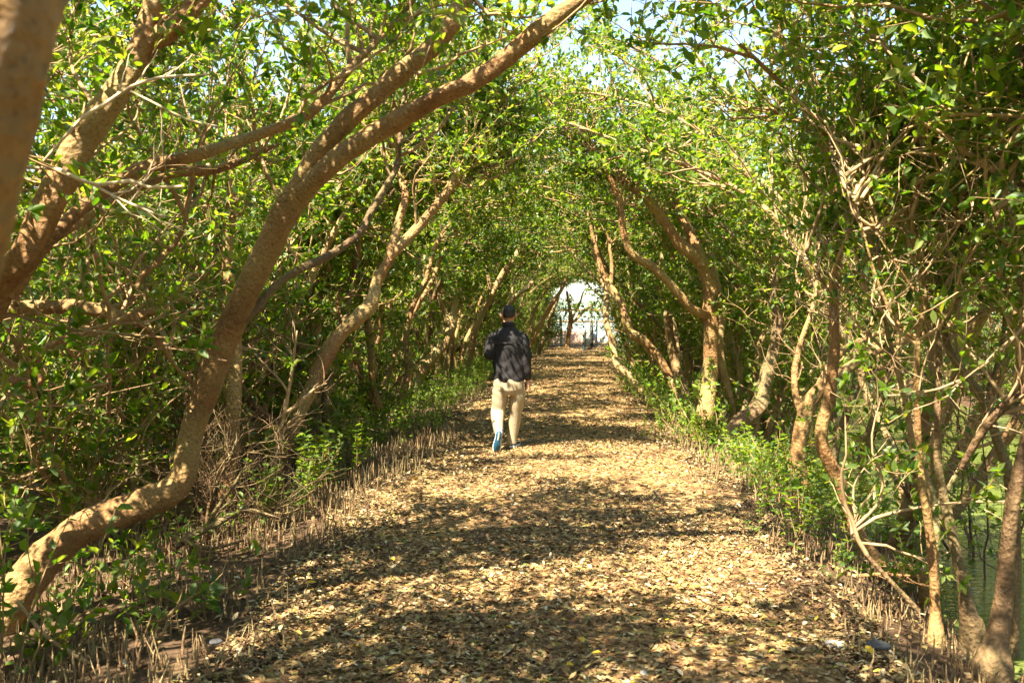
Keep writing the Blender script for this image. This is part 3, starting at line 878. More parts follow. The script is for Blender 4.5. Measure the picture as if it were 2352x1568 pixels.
UPRT = [Placer(grown(200 + i, 4, 5.2, 0.1, 18, 10, 14, 0.085, t0=0.15, bk=[M_BARKPALE, M_BARK, M_BARKDARK, M_BARKPALE][i])) for i in range(4)]
BUSH = [Placer(grown(300 + i, 5, 2.0, 0.0, 11, 8, 13, 0.07, name="mangrove_bush", t0=0.1, rad=0.02, bare=3, len1=(0.35, 0.9), sides=6, mats=[MATS, MATSB, MATS][i])) for i in range(3)]


def ground_at(x, y):
    return (x, y, float(gz(x, y)))


def lean_to(side):
    # the arching trees lean along their own +x
    return 0.0 if side < 0 else math.pi


# rows that close the tunnel; those beside and behind the camera added for shade
k = 0
BK = [M_BARKPALE, M_BARK, M_BARKPALE, M_BARKDARK]
for side in (-1, 1):
    ysr = [-5.2, -3.6, -2.0, -0.3, 1.5, 3.2, 6.6, 11.2, 12.6, 14.4, 18.2, 22.0, 24.5, 27.0, 29.5, 32.0, 34.5, 37.0, 39.5, 41.5, 43.0, 45.0, 47.0] if side < 0 else [-4.6, -2.6, -0.8, 1.0, 2.8, 5.0, 8.6, 10.6, 13.4, 15.2, 17.4, 20.0, 22.6, 25.0, 27.5, 30.0, 32.5, 35.0, 37.5, 40.0, 42.0, 44.0, 46.5]
    for y in ysr:
        x = float(path_c(y)) + side * (2.45 + 0.5 * rng.random() + (0.5 if y < 8 else 0) + {18.2: 1.0, 13.4: 1.0, 4.8: 0.9, 6.6: 1.4, 8.9: 1.3, 5.0: 0.8, 10.6: 1.2}.get(y, 0))
        h = 4.9 + 0.8 * rng.random() + (0.9 if y in (4.8, 6.6, 8.9, 10.6) else 0)
        t = grown(500 + k, 4, h, 0.85, 22 if y != 8.6 else 17, 12, (12 if side < 0 else (24 if y < 2 else 13)) if y < 5 else (12 if y < 9 else 16), 0.082, t0=0.36, low=2.5 if y in (8.6, 11.2, 4.8, 6.6, 8.9, 5.0, 10.6) else 2.0 if 7 < y < 30 else 0.9, bare=3, bk=BK[k % 4], len1=(0.7, 2.0),
              place=(ground_at(x, y), lean_to(side) + 0.5 * (rng.random() - 0.5), 1.0))
        tag(t,
            "mangrove arching over the path from the pond-side bank" if side > 0 else "mangrove arching over the path from the swampy bank opposite the pond", "tree",
            "arching trees on the pond-side bank" if side > 0 else "arching trees on the swampy bank")
        k += 1
# the mass behind the left row
k = 0
for row, (x0, x1, ya, yb, st) in enumerate([(-4.6, -3.6, 10.5, 46, 3.1), (-7.2, -5.2, 7.0, 48, 3.0), (-10.5, -8.0, 9.5, 50, 3.0), (-15.0, -11.5, 11.0, 52, 3.4)]):
    y = ya
    while y < yb:
        x = x0 + (x1 - x0) * rng.random()
        UPRT[k % 4].put(ground_at(x, y), rng.random() * 6.28, 0.85 + 0.35 * rng.random(), "leafy upright mangrove added beside the camera to shade the near swamp", "tree", "trees massed in the swamp")
        k += 1
        y += st * (0.75 + 0.5 * rng.random())
for x, y in ((-5.0, 1.2), (-5.6, 4.4), (-7.4, 2.6), (-4.8, -2.2), (-8.0, -0.8), (-6.6, 6.0), (-9.0, 5.0)):  # extra trees left of the camera, added to shade the near swamp
    UPRT[k % 4].put(ground_at(x, y), rng.random() * 6.28, 0.9 + 0.25 * rng.random(), "leafy upright mangrove added beside the camera to shade the near swamp", "tree", "trees massed in the swamp")
    k += 1
# right: the bank's second row further on, then the trees across the pond
for row, (x0, x1, ya, yb, st) in enumerate([(3.0, 4.0, 15.5, 47, 3.0), (5.0, 7.0, 24.0, 48, 3.4), (9.2, 10.6, 5.0, 48, 2.3), (11.5, 14.0, 6.5, 52, 2.7)]):
    y = ya
    while y < yb:
        x = x0 + (x1 - x0) * rng.random()
        far = row >= 2
        UPRT[k % 4].put(ground_at(x, y), rng.random() * 6.28, (1.0 if far else 0.85) + 0.3 * rng.random(),
                        "leafy mangrove massed on the far shore of the green pond" if far else "leafy mangrove crowding the bank behind the front row on the pond side", "tree",
                        "trees across the pond" if far else "second row on the pond side")
        k += 1
        y += st * (0.75 + 0.5 * rng.random())
# bushes under the trees
k = 0
for (x, y) in [(-3.7, 7.8), (-4.6, 9.0), (-5.4, 7.4), (-3.6, 9.4), (-1.35, 36.5), (-1.1, 40.5), (-0.85, 44.0), (-0.5, 47.5), (-3.9, 10.8), (-3.7, 13.2), (-4.4, 15.2), (-3.9, 17.2), (-4.6, 19.5), (-3.8, 22.0), (-3.6, 25.0), (-3.4, 28.0), (-3.0, 31.0), (-2.6, 34.0), (-2.2, 37.5), (-1.7, 41.0), (-1.5, 44.5), (-5.2, 13.0), (-6.5, 9.6), (-5.6, 17.5), (-6.8, 13.5)]:
    BUSH[k % 3].put(ground_at(x, y), rng.random() * 6.28, 0.8 + 0.5 * rng.random(), "low leafy mangrove bush crowded under the trees on the swampy bank", "bush", "bushes under the swamp-side trees")
    k += 1
for (x, y) in [(3.9, 17.5), (3.7, 20.5), (3.9, 23.5), (3.8, 27.0), (3.7, 31.5), (3.6, 35.0), (3.4, 39.0), (3.3, 43.0), (9.3, 8.5), (9.3, 11.2), (9.1, 14.0), (9.3, 17.0), (9.1, 20.0), (9.2, 23.0), (9.3, 6.0)]:
    BUSH[k % 3].put(ground_at(x, y), rng.random() * 6.28, 0.8 + 0.5 * rng.random(),
                    "low bush overhanging the far shore of the pond" if x > 6 else "low bush crowded behind the trunks on the pond-side bank", "bush",
                    "bushes on the far shore" if x > 6 else "bushes on the pond-side bank")
    k += 1

# distant wood that reads as one mass
g = Geo()
nC = 2600
ang = rng.random(nC)
cx = np.where(rng.random(nC) < 0.5, -16 - 7 * rng.random(nC), 15 + 7 * rng.random(nC))
cy = 3 + 52 * rng.random(nC)
cz = 0.2 + 5.6 * rng.random(nC)
pc = np.stack([cx, cy, cz], -1)
per = 45
pos = np.repeat(pc, per, 0) + rng.standard_normal((nC * per, 3)) * np.array([0.5, 0.5, 0.35])
leaves(g, pos, rng.standard_normal((len(pos), 3)), norm(np.array([0, 0, 0.8]) + rng.standard_normal((len(pos), 3)) * 0.7), 0.10 + 0.05 * rng.random(len(pos)), m=0)
tag(g.build("distant_wood", [M_LEAF]), "far mass of mangrove leaves closing off the swamp and the pond", kind="stuff")

# ------------------------------------------------------------------ more bank growth
traced_tree("mangrove sending a bare horizontal limb over the swamp's dead bushes",
            [(-420, 1480, 5.3, 110), (-330, 1200, 5.4, 80), (-240, 950, 5.5, 64), (-150, 800, 5.6, 50), (-60, 742, 5.6, 42), (20, 714, 5.6, 36), (130, 705, 5.6, 34), (195, 708, 5.6, 32), (250, 718, 5.62, 30), (290, 731, 5.65, 26), (332, 722, 5.7, 20), (352, 716, 5.7, 18)],
            [[(228, 714, 5.62, 18), (268, 705, 5.7, 18), (300, 688, 5.75, 16), (325, 640, 5.8, 14), (345, 618, 5.8, 13), (395, 570, 5.9, 11), (425, 510, 5.9, 8), (440, 440, 6, 5)],
             [(-60, 950, 5.3, 34), (0, 882, 5.3, 24), (70, 882, 5.3, 18), (96, 872, 5.3, 15), (85, 838, 5.3, 15), (98, 805, 5.3, 16), (140, 782, 5.35, 15), (195, 760, 5.4, 13), (260, 742, 5.5, 10), (330, 700, 5.6, 6)],
             [(292, 732, 5.65, 14), (330, 750, 5.7, 11), (370, 790, 5.8, 8), (400, 840, 5.9, 5)]],
            dict(n1=6, n2=6, per=9, t0=0.6, bare=6), M_BARK)


def twig_bush(name, label, cat, base, h, stems, n1, n2, m, lean=(0, 0, 0), spread=0.9, lf=None, group=None, rad=0.012):
    g = Geo()
    base = np.asarray(base, float)
    st = np.repeat(base[None], stems, 0) + rng.standard_normal((stems, 3)) * np.array([0.07, 0.07, 0])
    st[:, 2] = gz(st[:, 0], st[:, 1]) - 0.05
    d = norm(np.array([0, 0, 1.0]) + rng.standard_normal((stems, 3)) * np.array([0.28, 0.28, 0.1]) + np.asarray(lean))
    S = 14
    pts = np.empty((stems, S, 3))
    pts[:, 0] = st
    for k in range(1, S):
        d = norm(d + rng.standard_normal((stems, 3)) * 0.13)
        pts[:, k] = pts[:, k - 1] + d * h / (S - 1) * (0.75 + 0.5 * rng.random((stems, 1)))
    tubes(g, pts, np.linspace(rad, rad * 0.3, S)[None] * (0.7 + 0.6 * rng.random((stems, 1))), 6, 0, 0.05)
    b1 = branches(pts, n1, 0.12, 1.0, 0.25, 0.8, 7, spread=spread, fwd=0.5, bias=(0, 0, 0.1), wander=0.3)
    b1 = b1[allowed(b1[:, -1])]
    tubes(g, b1, np.linspace(0.0055, 0.002, 7)[None] * (0.6 + 0.7 * rng.random((len(b1), 1))), 4, 0)
    b2 = branches(b1, n2, 0.15, 1.0, 0.1, 0.4, 5, spread=0.9, fwd=0.7, wander=0.3)
    b2 = b2[allowed(b2[:, -1])]
    tubes(g, b2, np.linspace(0.0026, 0.0012, 5)[None] * np.ones((len(b2), 1)), 3, 0)
    if lf:
        rosettes(g, b2, lf, 0.06, m=1)
    o = g.build(name, [m, M_LEAF], None, base)
    o.location = base
    return tag(o, label, cat, group)


twig_bush("dead_bush", "tangled dead brown bush filling the gap behind the elbowed mangrove trunk", "bush", G(405, 1180, -0.2), 2.4, 6, 18, 7, M_BROWNTWIG)
twig_bush("dead_bush", "dark dead bush low in the swamp under the bare horizontal limb", "bush", G(250, 1130, -0.3), 1.7, 7, 14, 6, M_BROWNTWIG, (0.2, 0, 0))
twig_bush("dead_bush", "brittle dark bush bare of leaves beneath the twig canopy deep in the swamp", "bush", G(150, 1050, -0.35), 2.2, 6, 14, 6, M_BROWNTWIG, (0.15, 0, 0))
twig_bush("dead_bush", "low dark dead bush at the foot of the upright greenish trunk", "bush", G(470, 1235, -0.15), 1.0, 6, 14, 6, M_BARKDARK, (0.25, 0, -0.2))
twig_bush("mangrove_bush", "dark many-stemmed bush with few leaves beside the leaning pale trunk", "bush", G(862, 985, -0.15), 1.6, 7, 10, 6, M_BROWNTWIG, (0.1, 0, 0), lf=6, rad=0.016)
for px, py, hh, lab in ((2290, 1290, 2.0, "wiry thicket over the blue-lit water behind the shaggy dark trunk"),
                        (2215, 1230, 2.0, "wiry leafless thicket between the clump's stems and the pond")):
    twig_bush("twiggy_bush", lab, "bush", G(px, py, -0.3), hh, 4, 9, 5, M_BROWNTWIG, lf=3)
for px, py, hh, lab in ((40, 1090, 2.0, "dead bush tangled at the swamp's edge below the stout brown mangrove"),
                        (330, 1040, 2.4, "tall dead bush in the gloom between the horizontal limb and the elbowed trunk"),
                        (200, 985, 2.4, "dead bush deep in the swamp behind the kinked bare limb"),
                        (470, 1010, 2.6, "rust-brown dead bush rising behind the upright greenish trunk"),
                        (60, 980, 2.2, "faint dead bush deepest in the swamp")):
    twig_bush("dead_bush", lab, "bush", G(px, py, -0.35), hh, 6, 15, 6, M_BROWNTWIG)


def dead_tree(label, rows_list, name="dead_sapling", m=None, cat="dead sapling"):
    q0 = trace(rows_list[0])
    o0 = q0[0, :3].copy()
    root = tag(empty(name, o0), label, cat)
    for k, r in enumerate(rows_list):
        g = Geo()
        q = tube(g, trace(r), 8, bumpy=0.08)
        par = resample(q, 20)[None]
        c1 = branches(par, 6, 0.2, 1.0, 0.12, 0.5, 6, spread=0.8, fwd=0.8)
        c1 = c1[allowed(c1[:, -1])]
        tubes(g, c1, np.linspace(0.004, 0.0015, 6)[None] * np.ones((len(c1), 1)), 4)
        g.build("stem" if k == 0 else "branch", m or M_DEAD, root, o0)
    return root


dead_tree("bone-pale dead sapling forking beside the foot of the leaning pale trunk",
          [[(622, 1100, 9.0, 15), (640, 1010, 9.0, 12), (652, 950, 9.0, 11), (662, 900, 9.0, 8), (672, 840, 9.0, 7), (682, 760, 9.0, 4)],
           [(652, 950, 9.0, 10), (690, 925, 9.0, 9), (720, 895, 9.0, 7), (750, 880, 9, 4)],
           [(662, 900, 9.0, 7), (640, 870, 9.0, 6), (600, 830, 9.0, 5), (570, 790, 9, 3)],
           [(645, 1000, 9.0, 9), (670, 965, 9.0, 8), (705, 950, 9, 5)]])
dead_tree("pale dead branch lying slantwise over the roots in the sunny corner",
          [[(40, 1380, 5.1, 9), (100, 1455, 5.0, 9), (150, 1490, 4.95, 10), (215, 1530, 4.85, 10), (280, 1580, 4.75, 8)],
           [(60, 1405, 5.1, 5), (20, 1390, 5.1, 4), (-30, 1350, 5.1, 3)]], "dead_branch", cat="fallen branch")
dead_tree("grey forked branch lying low among the broad-leaved plants",
          [[(180, 1480, 5.2, 8), (290, 1455, 5.3, 9), (360, 1430, 5.35, 9), (440, 1370, 5.4, 8), (500, 1340, 5.5, 5)],
           [(300, 1453, 5.3, 7), (350, 1475, 5.2, 6), (410, 1500, 5.1, 5)]], "dead_branch", M_TWIG, "fallen branch")
dead_tree("dark dead bough sagging into the shade behind the elbowed trunk",
          [[(400, 1255, 7.2, 20), (450, 1225, 7.3, 20), (500, 1200, 7.3, 18), (560, 1170, 7.4, 12), (640, 1190, 7.4, 7)],
           [(470, 1215, 7.3, 14), (500, 1165, 7.3, 10), (540, 1110, 7.3, 7), (555, 1080, 7.3, 4)],
           [(420, 1240, 7.2, 12), (480, 1260, 7.2, 9), (560, 1240, 7.2, 5)]], "dead_branch", M_BARKDARK, "fallen branch")
dead_tree("weathered stick lying among the breathing roots below the curved-foot mangrove",
          [[(1912, 1300, 6.6, 10), (1960, 1322, 6.5, 10), (2010, 1318, 6.5, 9), (2090, 1322, 6.5, 7)]], "dead_branch", M_BARK, "fallen branch")

# ------------------------------------------------------------------ leaf litter
LIT = [(0.0, (0.13, 0.07, 0.030)), (0.20, (0.23, 0.15, 0.064)), (0.40, (0.32, 0.235, 0.11)), (0.55, (0.17, 0.10, 0.044)), (0.68, (0.41, 0.32, 0.18)), (0.77, (0.085, 0.048, 0.024)), (0.86, (0.22, 0.195, 0.07)), (0.94, (0.52, 0.44, 0.30)), (0.978, (0.42, 0.32, 0.05)), (0.99, (0.15, 0.20, 0.04))]


def litter_leaf_mat():
    m, nt, out = mat("dry_leaf")
    L = nt.links.new
    at = N(nt, "ShaderNodeAttribute", attribute_name="rnd")
    r = ramp(nt, LIT, "CONSTANT")
    L(at.outputs["Fac"], r.inputs[0])
    ge = N(nt, "ShaderNodeNewGeometry")
    ns = N(nt, "ShaderNodeTexNoise", Scale=90.0, Detail=3.0)
    L(ge.outputs["Position"], ns.inputs["Vector"])
    rr = ramp(nt, [(0.3, (0.7, 0.68, 0.64)), (0.6, (1.05, 1.05, 1.05))])
    L(ns.outputs["Fac"], rr.inputs[0])
    mu = N(nt, "ShaderNodeMix", data_type="RGBA", blend_type="MULTIPLY")
    mu.inputs[0].default_value = 1.0
    L(r.outputs["Color"], mu.inputs[6])
    L(rr.outputs["Color"], mu.inputs[7])
    bs = N(nt, "ShaderNodeBsdfPrincipled", Roughness=0.6)
    bs.inputs["Specular IOR Level"].default_value = 0.35
    L(mu.outputs[2], bs.inputs["Base Color"])
    L(bs.outputs[0], out.inputs[0])
    return m


M_DRY = litter_leaf_mat()


def scatter_litter(n, y0, y1, size, smin, smax, power=1.0):
    y = y0 + (y1 - y0) * rng.random(n) ** power
    s = smin + (smax - smin) * rng.random(n)
    x = path_c(y) + s * path_w(y)
    p = np.stack([x, y, gz(x, y) + 0.012 + 0.018 * rng.random(n)], -1)
    # drifts: thinner in worn patches along the middle
    den = 0.5 + 0.5 * np.sin(x * 2.1 + np.sin(y * 1.3) * 1.5) * np.sin(y * 1.1 + 0.6 * x)
    p = p[rng.random(n) < 0.22 + 0.72 * den + 0.55 * np.clip(np.abs(s) - 0.75, 0, 1)]
    n = len(p)
    nr = norm(np.array([0, 0, 1.0]) + rng.standard_normal((n, 3)) * np.array([0.24, 0.24, 0.1]))
    d = norm(np.cross(nr, rng.standard_normal((n, 3))))
    leaves(lg, p, d, nr, size * (0.35 + 1.0 * rng.random(n) ** 1.4), wr=0.46, m=0, fold=0.10, curl=0.38)


lg = Geo()
scatter_litter(60000, 3.2, 8.0, 0.041, -1.15, 1.2)
scatter_litter(46000, 8.0, 15.0, 0.043, -1.15, 1.15)
scatter_litter(22000, 15.0, 30.0, 0.056, -1.1, 1.1)
scatter_litter(5000, 30.0, 48.0, 0.09, -1.0, 1.0)
scatter_litter(36000, 3.2, 10.0, 0.017, -1.15, 1.15)
scatter_litter(3500, 3.0, 14.0, 0.05, -2.3, -1.0)
scatter_litter(3500, 3.0, 14.0, 0.05, 1.0, 1.9)
tag(lg.build("leaf_litter", M_DRY), "dry tan and brown mangrove leaves strewn thickly over the path", kind="stuff")

# ------------------------------------------------------------------ breathing roots
M_ROOT = bark("root_bark", (0.10, 0.058, 0.028), (0.21, 0.13, 0.065), (0.36, 0.24, 0.13), 2.0, 0.4)


def root_points(n, y0, y1, side, s0, s1, edge):
    y = y0 + (y1 - y0) * rng.random(n)
    a = s0 + (s1 - s0) * rng.random(n)
    clump = np.sin(y * 3.3 + a * 2.0) * np.sin(a * 4.1 - y * 1.2)
    keep = rng.random(n) < np.clip((a - s0) / edge, 0.05, 1) * np.clip(0.55 + 0.6 * clump + 0.25 * np.sin(y * 1.7 + a * 0.8), 0.04, 1)
    y, a = y[keep], a[keep]
    x = path_c(y) + side * (path_w(y) + a)
    z = gz(x, y)
    return np.stack([x, y, z], -1), a


rp = []
for args in ((3000, 3.6, 8.0, -1, -0.25, 2.0, 0.7), (4000, 8.0, 13.0, -1, -0.2, 2.2, 0.35), (2200, 13, 24, -1, -0.05, 1.6, 0.3),
             (2300, 3.8, 8.0, 1, -0.1, 1.5, 0.6), (3000, 8.0, 13.0, 1, -0.05, 1.7, 0.4), (2000, 13, 24, 1, 0.0, 1.3, 0.3)):
    rp.append(root_points(*args)[0])
rp = np.concatenate(rp)
n = len(rp)
hgt = (0.06 + 0.11 * rng.random(n)) * (0.8 + 0.5 * np.clip((np.hypot(rp[:, 0], rp[:, 1]) - 6) / 4, 0, 1))


def root_tubes(geo, p, h):
    n = len(p)
    lean = rng.standard_normal((n, 2)) * 0.17
    S = 4
    t = np.linspace(0, 1, S)
    pts = np.empty((n, S, 3))
    wob = rng.standard_normal((n, S, 2)) * 0.004
    for k in range(S):
        pts[:, k, :2] = p[:, :2] + lean * (h * t[k])[:, None] + wob[:, k]
        pts[:, k, 2] = p[:, 2] - 0.03 + (h + 0.03) * t[k]
    rad = np.array([0.0062, 0.0056, 0.0046, 0.0016])[None] * (0.55 + 1.1 * rng.random((n, 1)) ** 1.5)
    tubes(geo, pts, rad, 5, 0, 0.12)


dist = np.hypot(rp[:, 0], rp[:, 1])
order = np.argsort(dist / hgt)
inview = np.array([abs((CR.transposed() @ (Vector(p) - CAM_LOC)).x) < 0.51 * -(CR.transposed() @ (Vector(p) - CAM_LOC)).z and (CR.transposed() @ (Vector(p) - CAM_LOC)).y > 0.345 * (CR.transposed() @ (Vector(p) - CAM_LOC)).z for p in rp])
order = order[inview[order]]
single = order[:240]
rest = np.setdiff1d(np.arange(n), single)
g = Geo()
root_tubes(g, rp[rest], hgt[rest])
tag(g.build("breathing_root_bed", M_ROOT), "dense bed of thin upright breathing roots lining both sides of the path", kind="stuff")
proto = []
for k in range(6):
    g = Geo()
    root_tubes(g, np.zeros((1, 3)), np.array([0.17]))
    proto.append(g.build("breathing_root", M_ROOT))
for q, k in enumerate(single):
    o = proto[q % 6] if q < 6 else proto[q % 6].copy()
    if q >= 6:
        COL.objects.link(o)
    o.location = rp[k]
    o.rotation_euler = (0, 0, rng.random() * 6.28)
    o.scale = (1, 1, hgt[k] / 0.17)
    tag(o, "thin brown breathing root standing up from the mud beside the path", "root", "breathing roots near the camera")

# ------------------------------------------------------------------ seedlings and low plants
def seedling(seed, h, nodes, shoots, size, m):
    global rng
    keep = rng
    rng = np.random.default_rng(seed)
    g = Geo()
    S = 8
    st = [np.zeros((1, S, 3))]
    st[0][0, :, 2] = np.linspace(-0.05, h, S)
    st[0][0, :, :2] = np.cumsum(rng.standard_normal((S, 2)) * 0.012, 0)
    main = st[0]
    tubes(g, main, np.linspace(0.006, 0.002, S)[None], 5, 0)
    sh = branches(main, shoots, 0.15, 0.8, 0.4 * h, 0.8 * h, S, spread=0.7, fwd=0.5, bias=(0, 0, 0.35), wander=0.2)
    tubes(g, sh, np.linspace(0.004, 0.0015, S)[None] * np.ones((len(sh), 1)), 4, 0)
    allp = np.concatenate([main, sh])
    for a in allp:
        for k in range(nodes):
            t = (0.25 + 0.75 * k / (nodes - 1)) * (S - 1)
            i = min(int(t), S - 2)
            p = a[i] * (1 - t + i) + a[i + 1] * (t - i)
            az = k * 1.57 + rng.random() * 0.5
            for sg in (0, math.pi):
                d = np.array([[math.cos(az + sg), math.sin(az + sg), 0.35 + 0.3 * rng.standard_normal()]])
                leaves(g, p[None], d, np.array([[0, 0, 1.0]]) + rng.standard_normal((1, 3)) * 0.25, np.array([size * (0.6 + 0.6 * rng.random())]), m=1, wr=0.42)
    rng = keep
    return g.build("mangrove_seedling", [M_TWIG, m])


SEED = [seedling(900, 0.42, 6, 3, 0.065, M_LEAFBRIGHT), seedling(901, 0.30, 5, 3, 0.055, M_LEAF), seedling(902, 0.55, 7, 5, 0.07, M_LEAF), seedling(903, 0.36, 5, 4, 0.05, M_LEAFBRIGHT)]
used = set()


def plant(kind, x, y, sc, label, group, cat="seedling"):
    src = SEED[kind]
    if kind not in used:
        used.add(kind)
        o = src
    else:
        o = src.copy()
        COL.objects.link(o)
    o.location = ground_at(x, y)
    o.rotation_euler = (rng.standard_normal() * 0.1, rng.standard_normal() * 0.1, rng.random() * 6.28)
    o.scale = (sc, sc, sc)
    return tag(o, label, cat, group)


for k in range(95):
    y = 12.5 + 12 * rng.random() ** 1.3
    s = path_w(y) - 0.25 + 0.95 * rng.random()
    plant((0, 3, 0, 3, 1)[k % 5], path_c(y) + s, y, 0.5 + 0.45 * rng.random(), "bright green seedling fringing the path in front of the clustered pale trunks", "seedlings fringing the pond-side edge")
for k in range(80):
    y = 6.6 + 6.0 * rng.random()
    s = path_w(y) + 0.15 + 1.2 * rng.random()
    plant((1, 2, 1, 0, 2)[k % 5], path_c(y) + s, y, 0.55 + 0.5 * rng.random(), "dark green seedling in the root bed between path and knobbly tan trunk", "seedlings in the pond-side root bed")
for k in range(70):
    y = 13.5 + 22 * rng.random()
    s = -(path_w(y) - 0.1 + 0.9 * rng.random())
    plant((0, 1, 3, 2)[k % 4], path_c(y) + s, y, 0.6 + 0.5 * rng.random(), "green seedling along the path edge under the forked pale mangrove and beyond the man", "seedlings along the swamp-side edge")
for k in range(34):
    y = 7.6 + 6 * rng.random()
    s = -(path_w(y) + 0.35 + 0.9 * rng.random())
    plant((2, 1, 2, 0)[k % 4], path_c(y) + s, y, 0.6 + 0.5 * rng.random(), "seedling among the breathing roots near the leaning pale trunk", "seedlings round the leaning pale trunk")
for px, py, sc, lab in ((1915, 1330, 0.5, "lone bright seedling at the very edge of the leaf litter"), (1748, 1240, 0.62, "spindly bright seedling just inside the leaf litter's edge")):
    p = G(px, py, 0.0)
    plant(0, p[0], p[1], sc, lab, None)


def broad_plant(label, base, h, stems, per, size, m, spread=0.55, lean=(0, 0, 0)):
    base = np.asarray(base, float)
    base[2] = gz(base[0], base[1])
    root = tag(empty("mangrove_sapling", base), label, "sapling")
    S = 9
    pts = np.empty((stems, S, 3))
    pts[:, 0] = base + rng.standard_normal((stems, 3)) * np.array([0.06, 0.06, 0]) + np.array([0, 0, -0.04])
    d = norm(np.array([0, 0, 1.0]) + rng.standard_normal((stems, 3)) * np.array([spread, spread, 0.1]) + np.asarray(lean))
    for k in range(1, S):
        d = norm(d + rng.standard_normal((stems, 3)) * 0.12 + np.array([0, 0, 0.03]))
        pts[:, k] = pts[:, k - 1] + d * h / (S - 1) * (0.6 + 0.6 * rng.random((stems, 1)))
    g = Geo()
    tubes(g, pts, np.linspace(0.006, 0.002, S)[None] * np.ones((stems, 1)), 5)
    b = branches(pts, 3, 0.3, 1.0, 0.1, 0.28, 5, spread=0.8, fwd=0.6, bias=(0, 0, 0.2))
    b = b[allowed(b[:, -1])]
    tubes(g, b, np.linspace(0.003, 0.0015, 5)[None] * np.ones((len(b), 1)), 4)
    g.build("stem", M_TWIG, root, base)
    g = Geo()
    rosettes(g, np.concatenate([b, pts[:, 4:]]), per, size, m=0, wr=0.48)
    if g.v:
        g.build("foliage", m, root, base)
    return root


broad_plant("sunlit sapling with white-glinting leaves in the bright corner beside the elbowed mangrove's foot", G(25, 1500, -0.05), 1.15, 9, 5, 0.08, M_LEAFBRIGHT, 0.3)
broad_plant("broad-leaved dark sapling under the elbowed trunk", G(330, 1400, -0.1), 0.45, 6, 3, 0.095, M_LEAF, 0.8)
broad_plant("broad-leaved sapling creeping onto the leaf litter below the elbow", G(445, 1400, -0.02), 0.40, 6, 4, 0.09, M_LEAF, 0.9)
broad_plant("low leafy sapling half hidden behind the elbowed trunk's slanting base", G(200, 1260, -0.2), 0.75, 7, 3, 0.09, M_LEAF, 0.6)
broad_plant("small dark-leaved sapling by the pale fallen branch", G(110, 1490, -0.05), 0.35, 5, 3, 0.10, M_LEAF, 0.7)
broad_plant("leafy sapling against the bare dead bush", G(90, 1180, -0.3), 0.9, 7, 4, 0.085, M_LEAF, 0.5)
broad_plant("sapling with glossy round leaves beside the many-stemmed dark bush", G(790, 1030, -0.15), 0.9, 8, 8, 0.07, M_LEAF, 0.5)
broad_plant("sapling leafing out at the foot of the knobbly tan trunk", G(1800, 1190, -0.3), 0.8, 7, 6, 0.07, M_LEAF, 0.5)
broad_plant("leafy sapling between the big rough trunk and the dark leaning one", G(1640, 1060, -0.2), 1.3, 9, 8, 0.07, M_LEAFBRIGHT, 0.5)
broad_plant("small sapling with fresh leaves on the pale trunk cluster's near side", G(1545, 1000, -0.05), 0.6, 8, 8, 0.06, M_LEAFBRIGHT, 0.6)

# loose low cover that nobody could count
g = Geo()
for (n_, y0, y1, side, a0, a1) in ((2600, 8, 30, 1, 0.1, 1.5), (2600, 12, 34, -1, 0.1, 1.6), (160, 4.2, 8, -1, 0.7, 1.8), (500, 26, 46, 1, -0.2, 1.2), (600, 26, 46, -1, -0.2, 1.2)):
    y = y0 + (y1 - y0) * rng.random(n_)
    a = a0 + (a1 - a0) * rng.random(n_)
    x = path_c(y) + side * (path_w(y) + a)
    cl = np.sin(x * 5) * np.sin(y * 3.7) > -0.25
    x, y = x[cl], y[cl]
    p = np.stack([x, y, gz(x, y) + 0.05 + 0.28 * rng.random(len(x))], -1)
    p = np.repeat(p, 4, 0) + rng.standard_normal((len(p) * 4, 3)) * np.array([0.05, 0.05, 0.03])
    leaves(g, p, rng.standard_normal((len(p), 3)) + np.array([0, 0, 0.3]), norm(np.array([0, 0, 1.0]) + rng.standard_normal((len(p), 3)) * 0.5), 0.055 * (0.6 + 0.6 * rng.random(len(p))), m=0)
tag(g.build("undergrowth", [M_LEAFBRIGHT]), "low green undergrowth spread between the roots on both banks", kind="stuff")

# stones and bright fallen leaves that stand out on the path
M_STONE = simple("grey_stone", (0.36, 0.34, 0.32), (0.22, 0.21, 0.20), 30.0, 0.8, 0.5)
M_STONED = simple("dark_stone", (0.10, 0.10, 0.11), (0.05, 0.05, 0.055), 30.0, 0.7, 0.5)


def stone(px, py, r, m, label):
    g = Geo()
    a = np.linspace(0, 1, 9)
    rows = np.stack([(a - 0.5) * 2 * r, 0.15 * r * np.sin(a * 5), 0 * a], -1)
    rad = r * 0.62 * np.sqrt(np.clip(1 - (2 * a - 1) ** 2, 0.01, 1))
    tubes(g, rows[None], rad[None], 10, 0, 0.05)
    o = g.build("stone", m)
    p = G(px, py, 0.02)
    o.location = p
    o.rotation_euler = (0.2, 0, rng.random() * 3)
    o.scale = (1, 1, 0.6)
    tag(o, label, "stone")


